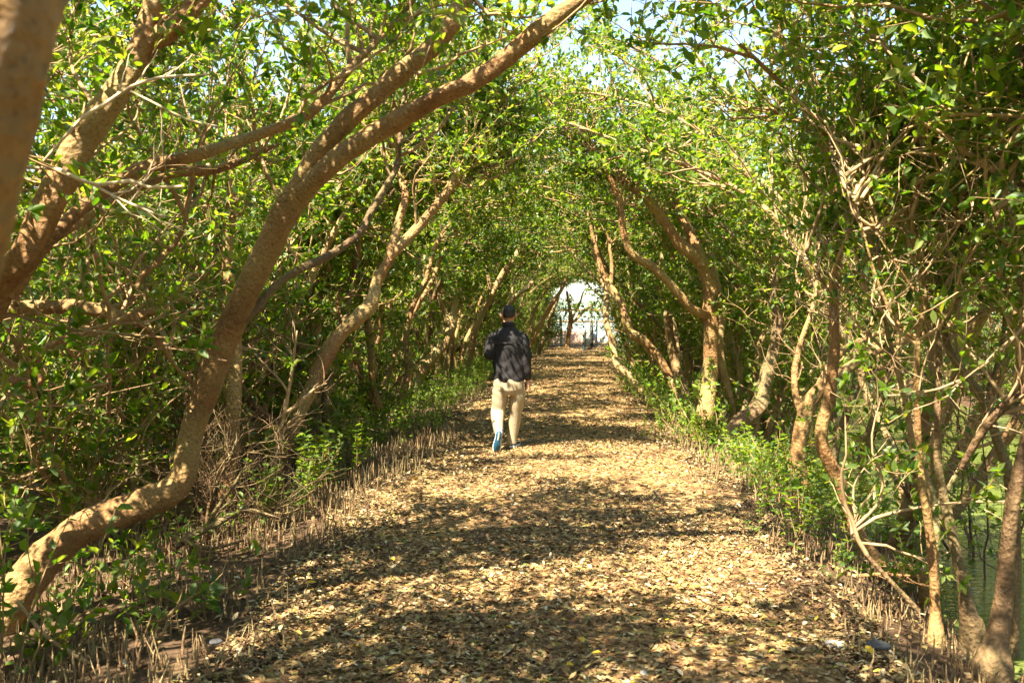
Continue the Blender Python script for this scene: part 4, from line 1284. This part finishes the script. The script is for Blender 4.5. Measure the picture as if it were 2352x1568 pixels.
stone(1912, 1480, 0.05, M_STONE, "smooth pale grey stone in the leaf litter near the clump of stems")
stone(2018, 1482, 0.06, M_STONED, "flat dark stone nearest the clump of stems")
stone(496, 1473, 0.035, M_STONED, "dark stone beside the broad-leaved sapling on the litter")
stone(1480, 1545, 0.03, M_STONE, "small pale stone at the bottom of the path")
M_YL = simple("yellow_leaf", (0.62, 0.42, 0.03), (0.50, 0.30, 0.02), 30.0, 0.5, 0.1)
g = Geo()
leaves(g, np.zeros((1, 3)), np.array([[1.0, 0, 0.1]]), np.array([[0, 0, 1.0]]), np.array([0.07]), m=0)
yl = g.build("fallen_leaf", M_YL)
for k, (px, py) in enumerate(((1385, 1512), (1610, 1360), (820, 1500), (905, 1300), (1045, 1262), (1530, 1440), (1300, 1545), (700, 1345), (1180, 1460), (2005, 1510), (1330, 1475), (960, 1108))):
    o = yl if k == 0 else yl.copy()
    if k:
        COL.objects.link(o)
    p = G(px, py, 0.03)
    o.location = (p[0], p[1], float(gz(p[0], p[1])) + 0.05)
    o.rotation_euler = (rng.standard_normal() * 0.25, rng.standard_normal() * 0.25, rng.random() * 6.28)
    tag(o, "bright yellow fallen leaf lying on top of the brown litter", "leaf", "yellow leaves on the path")

# ------------------------------------------------------------------ the end of the path
def box(geo, x0, x1, y0, y1, z0, z1, m=0, b=0.008):
    """Box with chamfered vertical edges and top."""
    def ring(z, i):
        a, c, d, e = x0 + i, x1 - i, y0 + i, y1 - i
        return [(a + b, d, z), (c - b, d, z), (c, d + b, z), (c, e - b, z), (c - b, e, z), (a + b, e, z), (a, e - b, z), (a, d + b, z)]
    v = ring(z0, 0) + ring(z1 - b, 0) + ring(z1, b) + [((x0 + x1) / 2, (y0 + y1) / 2, z1)]
    f = []
    for r in range(2):
        for k in range(8):
            k2 = (k + 1) % 8
            f.append((r * 8 + k, r * 8 + k2, r * 8 + 8 + k2, r * 8 + 8 + k))
    for k in range(8):
        k2 = (k + 1) % 8
        f.append((16 + k, 16 + k2, 24, 24))
    geo.add(v, f, m)


M_WALL = simple("pink_render", (0.46, 0.30, 0.24), (0.36, 0.23, 0.18), 6.0, 0.85, 0.3)
M_CONC = simple("pale_concrete", (0.60, 0.62, 0.62), (0.46, 0.47, 0.47), 5.0, 0.8, 0.3)
M_RUST = simple("brown_pipe", (0.30, 0.16, 0.055), (0.18, 0.09, 0.03), 14.0, 0.5, 0.2)
M_BLUEP = simple("grey_blue_paint", (0.58, 0.60, 0.72), (0.50, 0.52, 0.64), 12.0, 0.5, 0.1)
M_DKPOST = simple("dark_green_paint", (0.06, 0.09, 0.09), (0.035, 0.05, 0.055), 16.0, 0.5, 0.2)
M_WHPOST = simple("weathered_white_post", (0.58, 0.62, 0.58), (0.35, 0.42, 0.37), 10.0, 0.7, 0.3)
M_ROPE = simple("pale_rope", (0.62, 0.58, 0.48), (0.48, 0.44, 0.36), 40.0, 0.8, 0.3)

YE = 50.5
wx0 = P(1255, 770, YE)[0]
wx1 = P(1352, 770, YE)[0]
g = Geo()
box(g, wx0 - 6.0, wx1, YE, YE + 0.25, -0.4, P(1300, 759.5, YE)[2])
tag(g.build("low_wall", M_WALL), "low pinkish wall closing the end of the path below the pipe rails", "wall")
# deck beside it, one step up from the path
dx0 = P(1371, 775, 49.6)[0]
g = Geo()
box(g, dx0 - 0.02, dx0 + 4.5, 49.6, 53.5, -0.5, P(1390, 775.5, 49.6)[2], b=0.02)
tag(g.build("deck", M_CONC), "pale deck slab stepping up where the path ends", "deck")
# pipe fence
root = tag(empty("pipe_fence", (wx0, YE + 0.6, 0)), "brown two-rail pipe fence standing against the bright water", "fence")
for py in (712.5, 738.5):
    g = Geo()
    z = P(1300, py, YE + 0.6)[2]
    a = np.linspace(wx0 - 7, wx1 + 6, 12)
    tube(g, np.stack([a, 0 * a + YE + 0.6, 0 * a + z + 0.015 * np.sin(a), 0 * a + 0.045], -1), 10, bumpy=0.02, step=0.5)
    g.build("rail", M_RUST, root, (wx0, YE + 0.6, 0))
for xx in np.arange(wx0 - 6, wx1 + 6, 2.4):
    g = Geo()
    tube(g, np.array([[xx, YE + 0.6, -0.9, 0.04], [xx, YE + 0.6, 0.5, 0.04], [xx, YE + 0.6, 1.68, 0.04]]), 10, bumpy=0.02, step=0.3)
    g.build("post", M_RUST, root, (wx0, YE + 0.6, 0))
# railing: three dark posts, grey-blue slatted panel, two sagging ropes
pts = [(1342.5, 805, 757, 40.0), (1358.5, 790, 741, 44.5), (1369.0, 783, 731, 49.0)]
b0 = P(pts[0][0], pts[0][1], pts[0][3])
root = tag(empty("railing", b0), "grey-blue slatted railing with dark posts and sagging ropes where the path ends", "railing")
tops = []
for px, yb, yt, d in pts:
    pb, pt = P(px, yb, d), P(px, yt, d)
    g = Geo()
    box(g, pb[0] - 0.075, pb[0] + 0.075, pb[1] - 0.075, pb[1] + 0.075, -0.15, pt[2])
    g.build("post", M_DKPOST, root, b0)
    tops.append(pt)
pa, pb = P(1345, 779, 40.2), P(1368.5, 762, 48.8)
za, zb = P(1345, 797, 40.2)[2], P(1368.5, 779, 48.8)[2]
g = Geo()
nS = 26
for k in range(nS):
    t = (k + 0.5) / nS
    c = pa * (1 - t) + pb * t
    zt = pa[2] * (1 - t) + pb[2] * t
    zbm = za * (1 - t) + zb * t
    box(g, c[0] - 0.03, c[0] + 0.03, c[1] - 0.15, c[1] + 0.15, zbm, zt, b=0.01)
g.build("panel", M_BLUEP, root, b0)
for off in (0.05, 0.30):
    for k in range(2):
        a, b = tops[k], tops[k + 1]
        t = np.linspace(0, 1, 9)[:, None]
        c = a * (1 - t) + b * t
        c[:, 2] -= off + 0.22 * (4 * t[:, 0] * (1 - t[:, 0])) 
        g = Geo()
        tube(g, np.column_stack([c, np.full(9, 0.02)]), 8, bumpy=0.02, step=0.3)
        g.build("rope", M_ROPE, root, b0)
g = Geo()
pb, pt = P(1289, 790, 45), P(1287, 729, 45)
tube(g, np.array([[pb[0], pb[1], -0.3, 0.07], [pb[0], pb[1], 0.6, 0.065], [pt[0], pt[1], pt[2], 0.06]]), 12, bumpy=0.04, step=0.2)
tag(g.build("weathered_post", M_WHPOST), "weathered whitish post streaked green, left of the tree with a sideways arm", "post")

g = Geo()
hx = np.linspace(-2200, 2200, 90)
hh_ = 14 + 6 * np.sin(hx * 0.006) + 4 * np.sin(hx * 0.021 + 1) + 2 * rng.random(90)
v = np.stack([np.stack([hx, np.full(90, 1800.0), np.full(90, -2.0)], -1), np.stack([hx, np.full(90, 1830.0), hh_], -1), np.stack([hx, np.full(90, 1990.0), np.full(90, -2.0)], -1)], 0).reshape(-1, 3)
i = (np.arange(2)[:, None] * 90 + np.arange(89)[None]).ravel()
g.add(v, np.stack([i, i + 1, i + 91, i + 90], -1))
tag(g.build("hills", simple("hazy_green", (0.16, 0.20, 0.15), (0.11, 0.15, 0.12), 0.02, 0.9, 0.0)), kind="structure")  # distance haze is mixed into this grey-green colour

# ------------------------------------------------------------------ the walking man
def remeshed(geo, name, m, voxel, parent, smooth=4, bumps=None):
    tmp = geo.build(name + "_tmp", m)
    md = tmp.modifiers.new("r", "REMESH")
    md.mode = "VOXEL"
    md.voxel_size = voxel
    ms = tmp.modifiers.new("s", "SMOOTH")
    ms.factor = 0.5
    ms.iterations = smooth
    dg = bpy.context.evaluated_depsgraph_get()
    me = bpy.data.meshes.new_from_object(tmp.evaluated_get(dg))
    me.name = name
    old = tmp.data
    bpy.data.objects.remove(tmp)
    bpy.data.meshes.remove(old)
    if bumps is not None:
        n = len(me.vertices)
        co = np.empty(n * 3, np.float32)
        me.vertices.foreach_get("co", co)
        nr = np.empty(n * 3, np.float32)
        me.vertices.foreach_get("normal", nr)
        co, nr = co.reshape(-1, 3), nr.reshape(-1, 3)
        co = co + nr * bumps(co)[:, None]
        me.vertices.foreach_set("co", co.astype(np.float32).ravel())
    me.polygons.foreach_set("use_smooth", np.ones(len(me.polygons), bool))
    me.update()
    o = bpy.data.objects.new(name, me)
    COL.objects.link(o)
    o.parent = parent
    return o


def loft(geo, rows, sides=24, m=0, axis="z"):
    """rows of (x, y, z, rx, ry): flat rings, capped."""
    r = np.asarray(rows, float)
    q = []
    for i in range(len(r) - 1):
        for t in np.linspace(0, 1, 5, endpoint=False):
            tt = t * t * (3 - 2 * t) * 0.5 + t * 0.5
            q.append(r[i] * (1 - tt) + r[i + 1] * tt)
    q.append(r[-1])
    q = np.array(q)
    a = np.arange(sides) / sides * 2 * np.pi
    if axis == "z":
        ring = np.stack([q[:, 0:1] + q[:, 3:4] * np.cos(a), q[:, 1:2] + q[:, 4:5] * np.sin(a), np.repeat(q[:, 2:3], sides, 1)], -1)
    else:
        ring = np.stack([q[:, 0:1] - q[:, 3:4] * np.cos(a), np.repeat(q[:, 1:2], sides, 1), q[:, 2:3] + q[:, 4:5] * np.sin(a)], -1)
    n = len(q)
    v = np.concatenate([ring.reshape(-1, 3), q[:1, :3], q[-1:, :3]])
    f = []
    for i in range(n - 1):
        for k in range(sides):
            k2 = (k + 1) % sides
            f.append((i * sides + k, i * sides + k2, (i + 1) * sides + k2, (i + 1) * sides + k))
    c0, c1 = n * sides, n * sides + 1
    for k in range(sides):
        k2 = (k + 1) % sides
        f.append((k2, k, c0, c0))
        f.append(((n - 1) * sides + k, (n - 1) * sides + k2, c1, c1))
    geo.add(v, f, m)


def limb(geo, rows, sides=16):
    q = catmull(np.asarray(rows, float), 0.02)
    h = q[:1].copy()
    h[:, :3] -= norm(q[1:2, :3] - q[:1, :3]) * q[0, 3] * 0.5
    h[:, 3] *= 0.3
    t = q[-1:].copy()
    t[:, :3] += norm(q[-1:, :3] - q[-2:-1, :3]) * q[-1, 3] * 0.6
    t[:, 3] *= 0.3
    q = np.vstack([h, q, t])
    n = len(q)
    base = geo.n
    tubes(geo, q[None, :, :3], q[None, :, 3], sides)
    geo.add(np.array([q[0, :3], q[-1, :3]]), np.zeros((0, 4)))
    f = []
    for k in range(sides):
        k2 = (k + 1) % sides
        f.append((base + k2, base + k, geo.n - 2, geo.n - 2))
        f.append((base + (n - 1) * sides + k, base + (n - 1) * sides + k2, geo.n - 1, geo.n - 1))
    geo.f.append(np.array(f))
    geo.m.append(np.zeros(len(f), np.int32))
    geo.r.append(np.zeros(len(f), np.float32))


M_SKIN = simple("skin", (0.45, 0.25, 0.165), (0.40, 0.21, 0.14), 12.0, 0.5, 0.05)
M_HAIR = simple("black_hair", (0.018, 0.015, 0.014), (0.008, 0.007, 0.007), 120.0, 0.45, 0.4, 0.5)
M_JACKET = simple("black_cloth", (0.022, 0.020, 0.022), (0.013, 0.012, 0.014), 90.0, 0.75, 0.3, 0.3)
M_TROUS = simple("khaki_cloth", (0.34, 0.28, 0.185), (0.28, 0.23, 0.15), 60.0, 0.85, 0.25, 0.2)
M_SHOE = simple("navy_mesh", (0.02, 0.06, 0.14), (0.012, 0.035, 0.09), 150.0, 0.7, 0.4)
M_SOLE = simple("white_rubber", (0.72, 0.74, 0.76), (0.62, 0.64, 0.66), 30.0, 0.5, 0.1)
M_TREAD = simple("teal_rubber", (0.012, 0.085, 0.15), (0.008, 0.06, 0.11), 60.0, 0.6, 0.4)
M_TREADW = simple("cream_rubber", (0.70, 0.55, 0.42), (0.62, 0.48, 0.36), 60.0, 0.6, 0.2)
M_BLACKP = simple("black_plastic", (0.015, 0.015, 0.017), (0.01, 0.01, 0.011), 30.0, 0.25, 0.05, 0.5)
M_EYE = simple("eye", (0.05, 0.03, 0.02), (0.02, 0.012, 0.01), 30.0, 0.2, 0.0)

mo = G(1167, 1035.5, 0.0)
mo[2] = 0.0
man = tag(empty("person", mo), "man in a black jacket and khaki trousers walking away along the leafy path", "person")
man.rotation_euler = (0, 0, YAW * 0.35)

# body
g = Geo()
loft(g, [(0, 0.0, 0.70, 0.13, 0.09), (0.005, 0.0, 0.82, 0.155, 0.10), (0, 0, 0.92, 0.15, 0.098), (0, 0, 1.04, 0.145, 0.095), (0, 0, 1.20, 0.165, 0.10), (0, 0, 1.33, 0.175, 0.092), (0, 0, 1.40, 0.14, 0.07), (0, 0.005, 1.44, 0.07, 0.06), (0.0, 0.012, 1.49, 0.056, 0.058), (0.002, 0.02, 1.54, 0.056, 0.06)])
loft(g, [(0.004, 0.045, 1.482, 0.03, 0.035), (0.004, 0.04, 1.50, 0.052, 0.062), (0.004, 0.03, 1.54, 0.066, 0.082), (0.004, 0.02, 1.585, 0.073, 0.093), (0.004, 0.015, 1.63, 0.072, 0.092), (0.004, 0.012, 1.665, 0.058, 0.076), (0.004, 0.012, 1.688, 0.03, 0.04)])
limb(g, [(0.004, 0.112, 1.60, 0.008), (0.004, 0.124, 1.575, 0.011), (0.004, 0.122, 1.556, 0.012)])      # nose
limb(g, [(-0.02, 0.104, 1.528, 0.006), (0.004, 0.11, 1.53, 0.008), (0.028, 0.104, 1.528, 0.006)])        # mouth
for sx in (-1, 1):
    limb(g, [(0.004 + sx * 0.074, 0.012, 1.605, 0.009), (0.004 + sx * 0.090, -0.002, 1.603, 0.014), (0.004 + sx * 0.088, -0.004, 1.575, 0.014), (0.004 + sx * 0.077, 0.010, 1.55, 0.009)])
    limb(g, [(0.004 + sx * 0.012, 0.107, 1.612, 0.007), (0.004 + sx * 0.05, 0.094, 1.613, 0.006)])
# legs
RL = [(0.085, 0.0, 0.80, 0.082), (0.10, 0.03, 0.66, 0.076), (0.085, 0.07, 0.46, 0.054), (0.06, 0.10, 0.30, 0.05), (0.042, 0.10, 0.10, 0.036), (0.044, 0.13, 0.05, 0.034)]
LL = [(-0.085, 0.0, 0.80, 0.082), (-0.10, 0.02, 0.66, 0.076), (-0.118, 0.03, 0.47, 0.054), (-0.112, -0.12, 0.33, 0.05), (-0.094, -0.262, 0.225, 0.034), (-0.096, -0.262, 0.20, 0.028)]
limb(g, RL)
limb(g, LL)
limb(g, [(0.046, 0.08, 0.045, 0.032), (0.06, 0.17, 0.04, 0.032), (0.075, 0.27, 0.03, 0.022)])
limb(g, [(-0.09, -0.262, 0.22, 0.028), (-0.105, -0.245, 0.13, 0.026), (-0.118, -0.225, 0.055, 0.016)])
# arms
RA = [(0.15, 0.0, 1.36, 0.055), (0.19, -0.01, 1.25, 0.048), (0.212, -0.02, 1.10, 0.040), (0.222, 0.0, 0.98, 0.036), (0.226, 0.035, 0.85, 0.026), (0.228, 0.04, 0.83, 0.025)]
LA = [(-0.15, 0.0, 1.36, 0.055), (-0.20, -0.01, 1.25, 0.048), (-0.222, -0.02, 1.125, 0.040), (-0.20, 0.10, 1.11, 0.036), (-0.15, 0.22, 1.14, 0.026), (-0.145, 0.24, 1.15, 0.025)]
limb(g, RA)
limb(g, LA)
# right hand hanging, fingers closed round the phone (palm faces the thigh)
limb(g, [(0.228, 0.038, 0.835, 0.022), (0.229, 0.042, 0.79, 0.029), (0.228, 0.046, 0.755, 0.027)])
for k, (dy, ln) in enumerate(((-0.026, 0.8), (-0.008, 0.95), (0.010, 1.0), (0.028, 0.92))):
    y = 0.046 - dy
    limb(g, [(0.232, y, 0.765, 0.0085), (0.240, y, 0.735, 0.0085), (0.232, y - 0.002, 0.735 - 0.028 * ln, 0.008), (0.210, y - 0.004, 0.735 - 0.034 * ln, 0.0075), (0.196, y - 0.004, 0.745 - 0.022 * ln, 0.007)], 10)
limb(g, [(0.222, 0.078, 0.80, 0.011), (0.208, 0.092, 0.775, 0.010), (0.194, 0.09, 0.75, 0.0085)], 10)
# left hand in front of the body, loosely curled
limb(g, [(-0.146, 0.235, 1.148, 0.022), (-0.12, 0.275, 1.158, 0.028), (-0.10, 0.30, 1.164, 0.026)])
for k, (dz, ln) in enumerate(((-0.028, 0.8), (-0.010, 0.95), (0.008, 1.0), (0.026, 0.92))):
    z = 1.162 + dz
    limb(g, [(-0.105, 0.300, z, 0.0085), (-0.085, 0.327, z, 0.0085), (-0.06, 0.328 + 0.01 * ln, z, 0.008), (-0.043, 0.315, z - 0.002, 0.0075)], 10)
limb(g, [(-0.13, 0.262, 1.185, 0.011), (-0.105, 0.268, 1.205, 0.010), (-0.085, 0.285, 1.21, 0.0085)], 10)
remeshed(g, "body", M_SKIN, 0.0045, man, 3)


def folds(fs, amp):
    return lambda c: amp * (np.sin(c[:, 2] * fs + np.sin(c[:, 0] * 19 + c[:, 2] * 5) * 1.8 + c[:, 1] * 9) * np.sin(c[:, 0] * 23 + c[:, 2] * 11 + 1.0) + 0.5 * np.sin(c[:, 2] * fs * 2.3 + c[:, 0] * 41))


# jacket: torso, sleeves, hem band, collar
g = Geo()
loft(g, [(0.012, 0, 0.815, 0.178, 0.128), (0.012, 0, 0.86, 0.184, 0.13), (0.008, 0, 0.95, 0.182, 0.128), (0, 0, 1.08, 0.182, 0.126), (-0.004, 0, 1.22, 0.196, 0.128), (-0.006, 0, 1.32, 0.198, 0.118), (-0.005, 0, 1.385, 0.168, 0.095), (-0.002, 0, 1.425, 0.105, 0.076), (0, 0.004, 1.447, 0.074, 0.07), (0, 0.008, 1.485, 0.068, 0.069)])
limb(g, [(0.13, 0.0, 1.355, 0.072), (0.178, -0.005, 1.29, 0.073), (0.205, -0.015, 1.17, 0.063), (0.213, -0.02, 1.09, 0.058), (0.222, 0.0, 0.98, 0.052), (0.226, 0.028, 0.875, 0.045), (0.227, 0.034, 0.845, 0.044)])
limb(g, [(-0.14, 0.0, 1.355, 0.072), (-0.19, -0.005, 1.28, 0.073), (-0.218, -0.015, 1.17, 0.063), (-0.222, -0.01, 1.125, 0.060), (-0.205, 0.08, 1.115, 0.055), (-0.165, 0.19, 1.135, 0.046), (-0.155, 0.215, 1.142, 0.043)])
jk = remeshed(g, "jacket", M_JACKET, 0.0075, man, 4, lambda c: 0.0045 * np.sin(c[:, 2] * 17 + c[:, 0] * 26 + np.sin(c[:, 0] * 13 + c[:, 2] * 9) * 1.5) + 0.0025 * np.sin(c[:, 2] * 31 - c[:, 0] * 37 + 2 * np.sin(c[:, 2] * 7)))
g = Geo()
limb(g, [(-0.17, -0.122, 1.262, 0.006), (-0.09, -0.136, 1.267, 0.006), (0, -0.139, 1.268, 0.006), (0.09, -0.136, 1.267, 0.006), (0.165, -0.121, 1.262, 0.006)], 8)
g.build("yoke_seam", M_JACKET, jk)
g = Geo()
loft(g, [(0, 0.006, 1.462, 0.076, 0.076), (0, 0.004, 1.48, 0.079, 0.079), (0, 0.008, 1.505, 0.072, 0.073), (0, 0.01, 1.508, 0.066, 0.068)])
g.build("collar", M_JACKET, jk)
# trousers
g = Geo()
loft(g, [(0.01, 0, 0.66, 0.12, 0.095), (0.01, 0, 0.72, 0.175, 0.125), (0.01, 0, 0.80, 0.182, 0.13), (0.01, 0, 0.87, 0.170, 0.118)])
limb(g, [(0.092, 0.0, 0.78, 0.092), (0.108, 0.03, 0.62, 0.092), (0.086, 0.07, 0.45, 0.076), (0.062, 0.10, 0.28, 0.071), (0.042, 0.10, 0.12, 0.061), (0.041, 0.10, 0.075, 0.064)])
limb(g, [(-0.085, 0.0, 0.78, 0.094), (-0.098, 0.02, 0.62, 0.096), (-0.118, 0.02, 0.46, 0.081), (-0.116, -0.11, 0.35, 0.074), (-0.10, -0.225, 0.262, 0.062), (-0.096, -0.25, 0.245, 0.062)])
remeshed(g, "trousers", M_TROUS, 0.0075, man, 4, lambda c: 0.006 * np.sin(c[:, 2] * 15 + c[:, 0] * 30 + np.sin(c[:, 0] * 17 + c[:, 2] * 8) * 1.6) * np.clip(1.3 - c[:, 2], 0.3, 1) + 0.002 * np.sin(c[:, 2] * 37 + c[:, 0] * 33 + 2 * np.sin(c[:, 2] * 9)))
# hair
g = Geo()
loft(g, [(0.004, -0.050, 1.553, 0.044, 0.034), (0.004, -0.042, 1.57, 0.066, 0.052), (0.004, -0.030, 1.60, 0.076, 0.070), (0.004, -0.004, 1.645, 0.082, 0.097), (0.004, 0.0, 1.675, 0.072, 0.092), (0.004, 0.002, 1.698, 0.046, 0.062), (0.004, 0.002, 1.707, 0.012, 0.02)])
remeshed(g, "hair", M_HAIR, 0.006, man, 2, lambda c: 0.0025 * np.sin(c[:, 0] * 160 + c[:, 2] * 60) * np.sin(c[:, 1] * 140))
for sx in (-1, 1):
    g = Geo()
    loft(g, [(0.004 + sx * 0.031, 0.098, 1.586, 0.004, 0.004), (0.004 + sx * 0.031, 0.098, 1.592, 0.011, 0.008), (0.004 + sx * 0.031, 0.098, 1.598, 0.011, 0.008), (0.004 + sx * 0.031, 0.098, 1.604, 0.004, 0.004)], 12)
    g.build("eye", M_EYE, man)


def shoe(matrix):
    up = Geo()
    loft(up, [(0, -0.035, 0.05, 0.014, 0.024), (0, -0.028, 0.055, 0.033, 0.046), (0, 0.02, 0.062, 0.037, 0.055), (0, 0.06, 0.056, 0.039, 0.046), (0.003, 0.12, 0.045, 0.045, 0.032), (0.006, 0.18, 0.038, 0.046, 0.026), (0.006, 0.225, 0.033, 0.034, 0.02), (0.005, 0.247, 0.03, 0.014, 0.012)], 20, 0, "y")
    o = up.build("shoe", M_SHOE, man)
    out = np.array([(0.0, -0.042), (0.022, -0.036), (0.036, -0.012), (0.038, 0.03), (0.036, 0.07), (0.044, 0.12), (0.054, 0.17), (0.050, 0.21), (0.034, 0.245), (0.008, 0.262), (-0.022, 0.25), (-0.040, 0.21), (-0.046, 0.16), (-0.040, 0.11), (-0.034, 0.06), (-0.038, 0.02), (-0.036, -0.012), (-0.022, -0.036)])
    n = len(out)
    c = out.mean(0)

    def plate(lo, hi, k0, k1):
        gg = Geo()
        v = []
        for k, z in ((k0, lo), (k1, lo + 0.004), (k1, hi)):
            for p in out:
                q = c + (p - c) * k
                v.append((q[0], q[1], z))
        v += [(c[0], c[1], lo), (c[0], c[1], hi)]
        f = []
        for r in range(2):
            for k in range(n):
                k2 = (k + 1) % n
                f.append((r * n + k2, r * n + k, (r + 1) * n + k, (r + 1) * n + k2))
        for k in range(n):
            k2 = (k + 1) % n
            f.append((k, k2, 3 * n, 3 * n))
            f.append((2 * n + k2, 2 * n + k, 3 * n + 1, 3 * n + 1))
        gg.add(v, f)
        return gg
    so_ = plate(0.006, 0.034, 0.95, 1.0).build("sole", M_SOLE, o)
    tr_ = plate(0.0, 0.0055, 0.86, 0.88).build("tread", M_TREAD, o)
    gg = Geo()
    v = [(-0.004, -0.005, -0.0025), (0.005, -0.005, -0.0025), (0.008, 0.04, -0.0025), (0.006, 0.085, -0.0025), (-0.003, 0.095, -0.0025), (-0.007, 0.045, -0.0025)]
    v = v + [(a, b, 0.0005) for a, b, _ in v]
    gg.add(v, [(0, 1, 2, 5), (5, 2, 3, 4), (1, 0, 6, 7), (2, 1, 7, 8), (3, 2, 8, 9), (4, 3, 9, 10), (5, 4, 10, 11), (0, 5, 11, 6)])
    gg.build("tread_inlay", M_TREADW, o, smooth=False)
    o.matrix_local = matrix
    return o


# planted foot, toe turned slightly out
shoe(Matrix.Translation((0.046, 0.09, 0.022)) @ Matrix.Rotation(-0.22, 4, "Z"))
# trailing foot: toe on the ground, heel up, sole turned to the back
shoe(Matrix.Translation((-0.092, -0.312, 0.252)) @ Matrix.Rotation(0.18, 4, "Y") @ Matrix.Rotation(math.radians(-79), 4, "X"))
# what he holds
ph = tag(empty("phone", tuple(mo + np.array([0.21, 0.05, 0.735]))), "small black phone with a dangling strap, held in the man's lowered hand", "phone")
g = Geo()
box(g, -0.010, 0.002, -0.036, 0.036, -0.03, 0.075, b=0.003)
g.build("case", M_BLACKP, ph)
g = Geo()
tube(g, np.array([[0.0, 0, -0.028, 0.004], [0.012, -0.004, -0.06, 0.004], [0.022, -0.006, -0.10, 0.0035]]), 8, step=0.01)
g.build("strap", M_BLACKP, ph)

# ------------------------------------------------------------------ light and sky
SUN_EL, SUN_AZ = math.radians(57), math.radians(212)       # azimuth clockwise from +Y
sdir = Vector((math.sin(SUN_AZ) * math.cos(SUN_EL), math.cos(SUN_AZ) * math.cos(SUN_EL), math.sin(SUN_EL)))
sl = bpy.data.lights.new("sun", "SUN")
sl.energy = 5.0
sl.angle = math.radians(0.5)
sl.color = (1.0, 0.89, 0.68)
so = bpy.data.objects.new("sun", sl)
COL.objects.link(so)
so.rotation_euler = sdir.to_track_quat("Z", "Y").to_euler()
so.location = (0, -5, 20)
w = bpy.data.worlds.new("World")
scene.world = w
w.use_nodes = True
nt = w.node_tree
nt.nodes.clear()
sky = nt.nodes.new("ShaderNodeTexSky")
sky.sky_type = "NISHITA"
sky.sun_disc = False
sky.sun_elevation = SUN_EL
sky.sun_rotation = SUN_AZ
bg = nt.nodes.new("ShaderNodeBackground")
bg.inputs[1].default_value = 0.08
wo = nt.nodes.new("ShaderNodeOutputWorld")
nt.links.new(sky.outputs[0], bg.inputs[0])
nt.links.new(bg.outputs[0], wo.inputs[0])
scene.view_settings.view_transform = "Standard"
scene.view_settings.look = "None"
scene.view_settings.gamma = 1.0
scene.view_settings.exposure = 2.5
cy_ = scene.cycles
cy_.max_bounces = 12
cy_.diffuse_bounces = 8
cy_.transmission_bounces = 8
cy_.glossy_bounces = 3
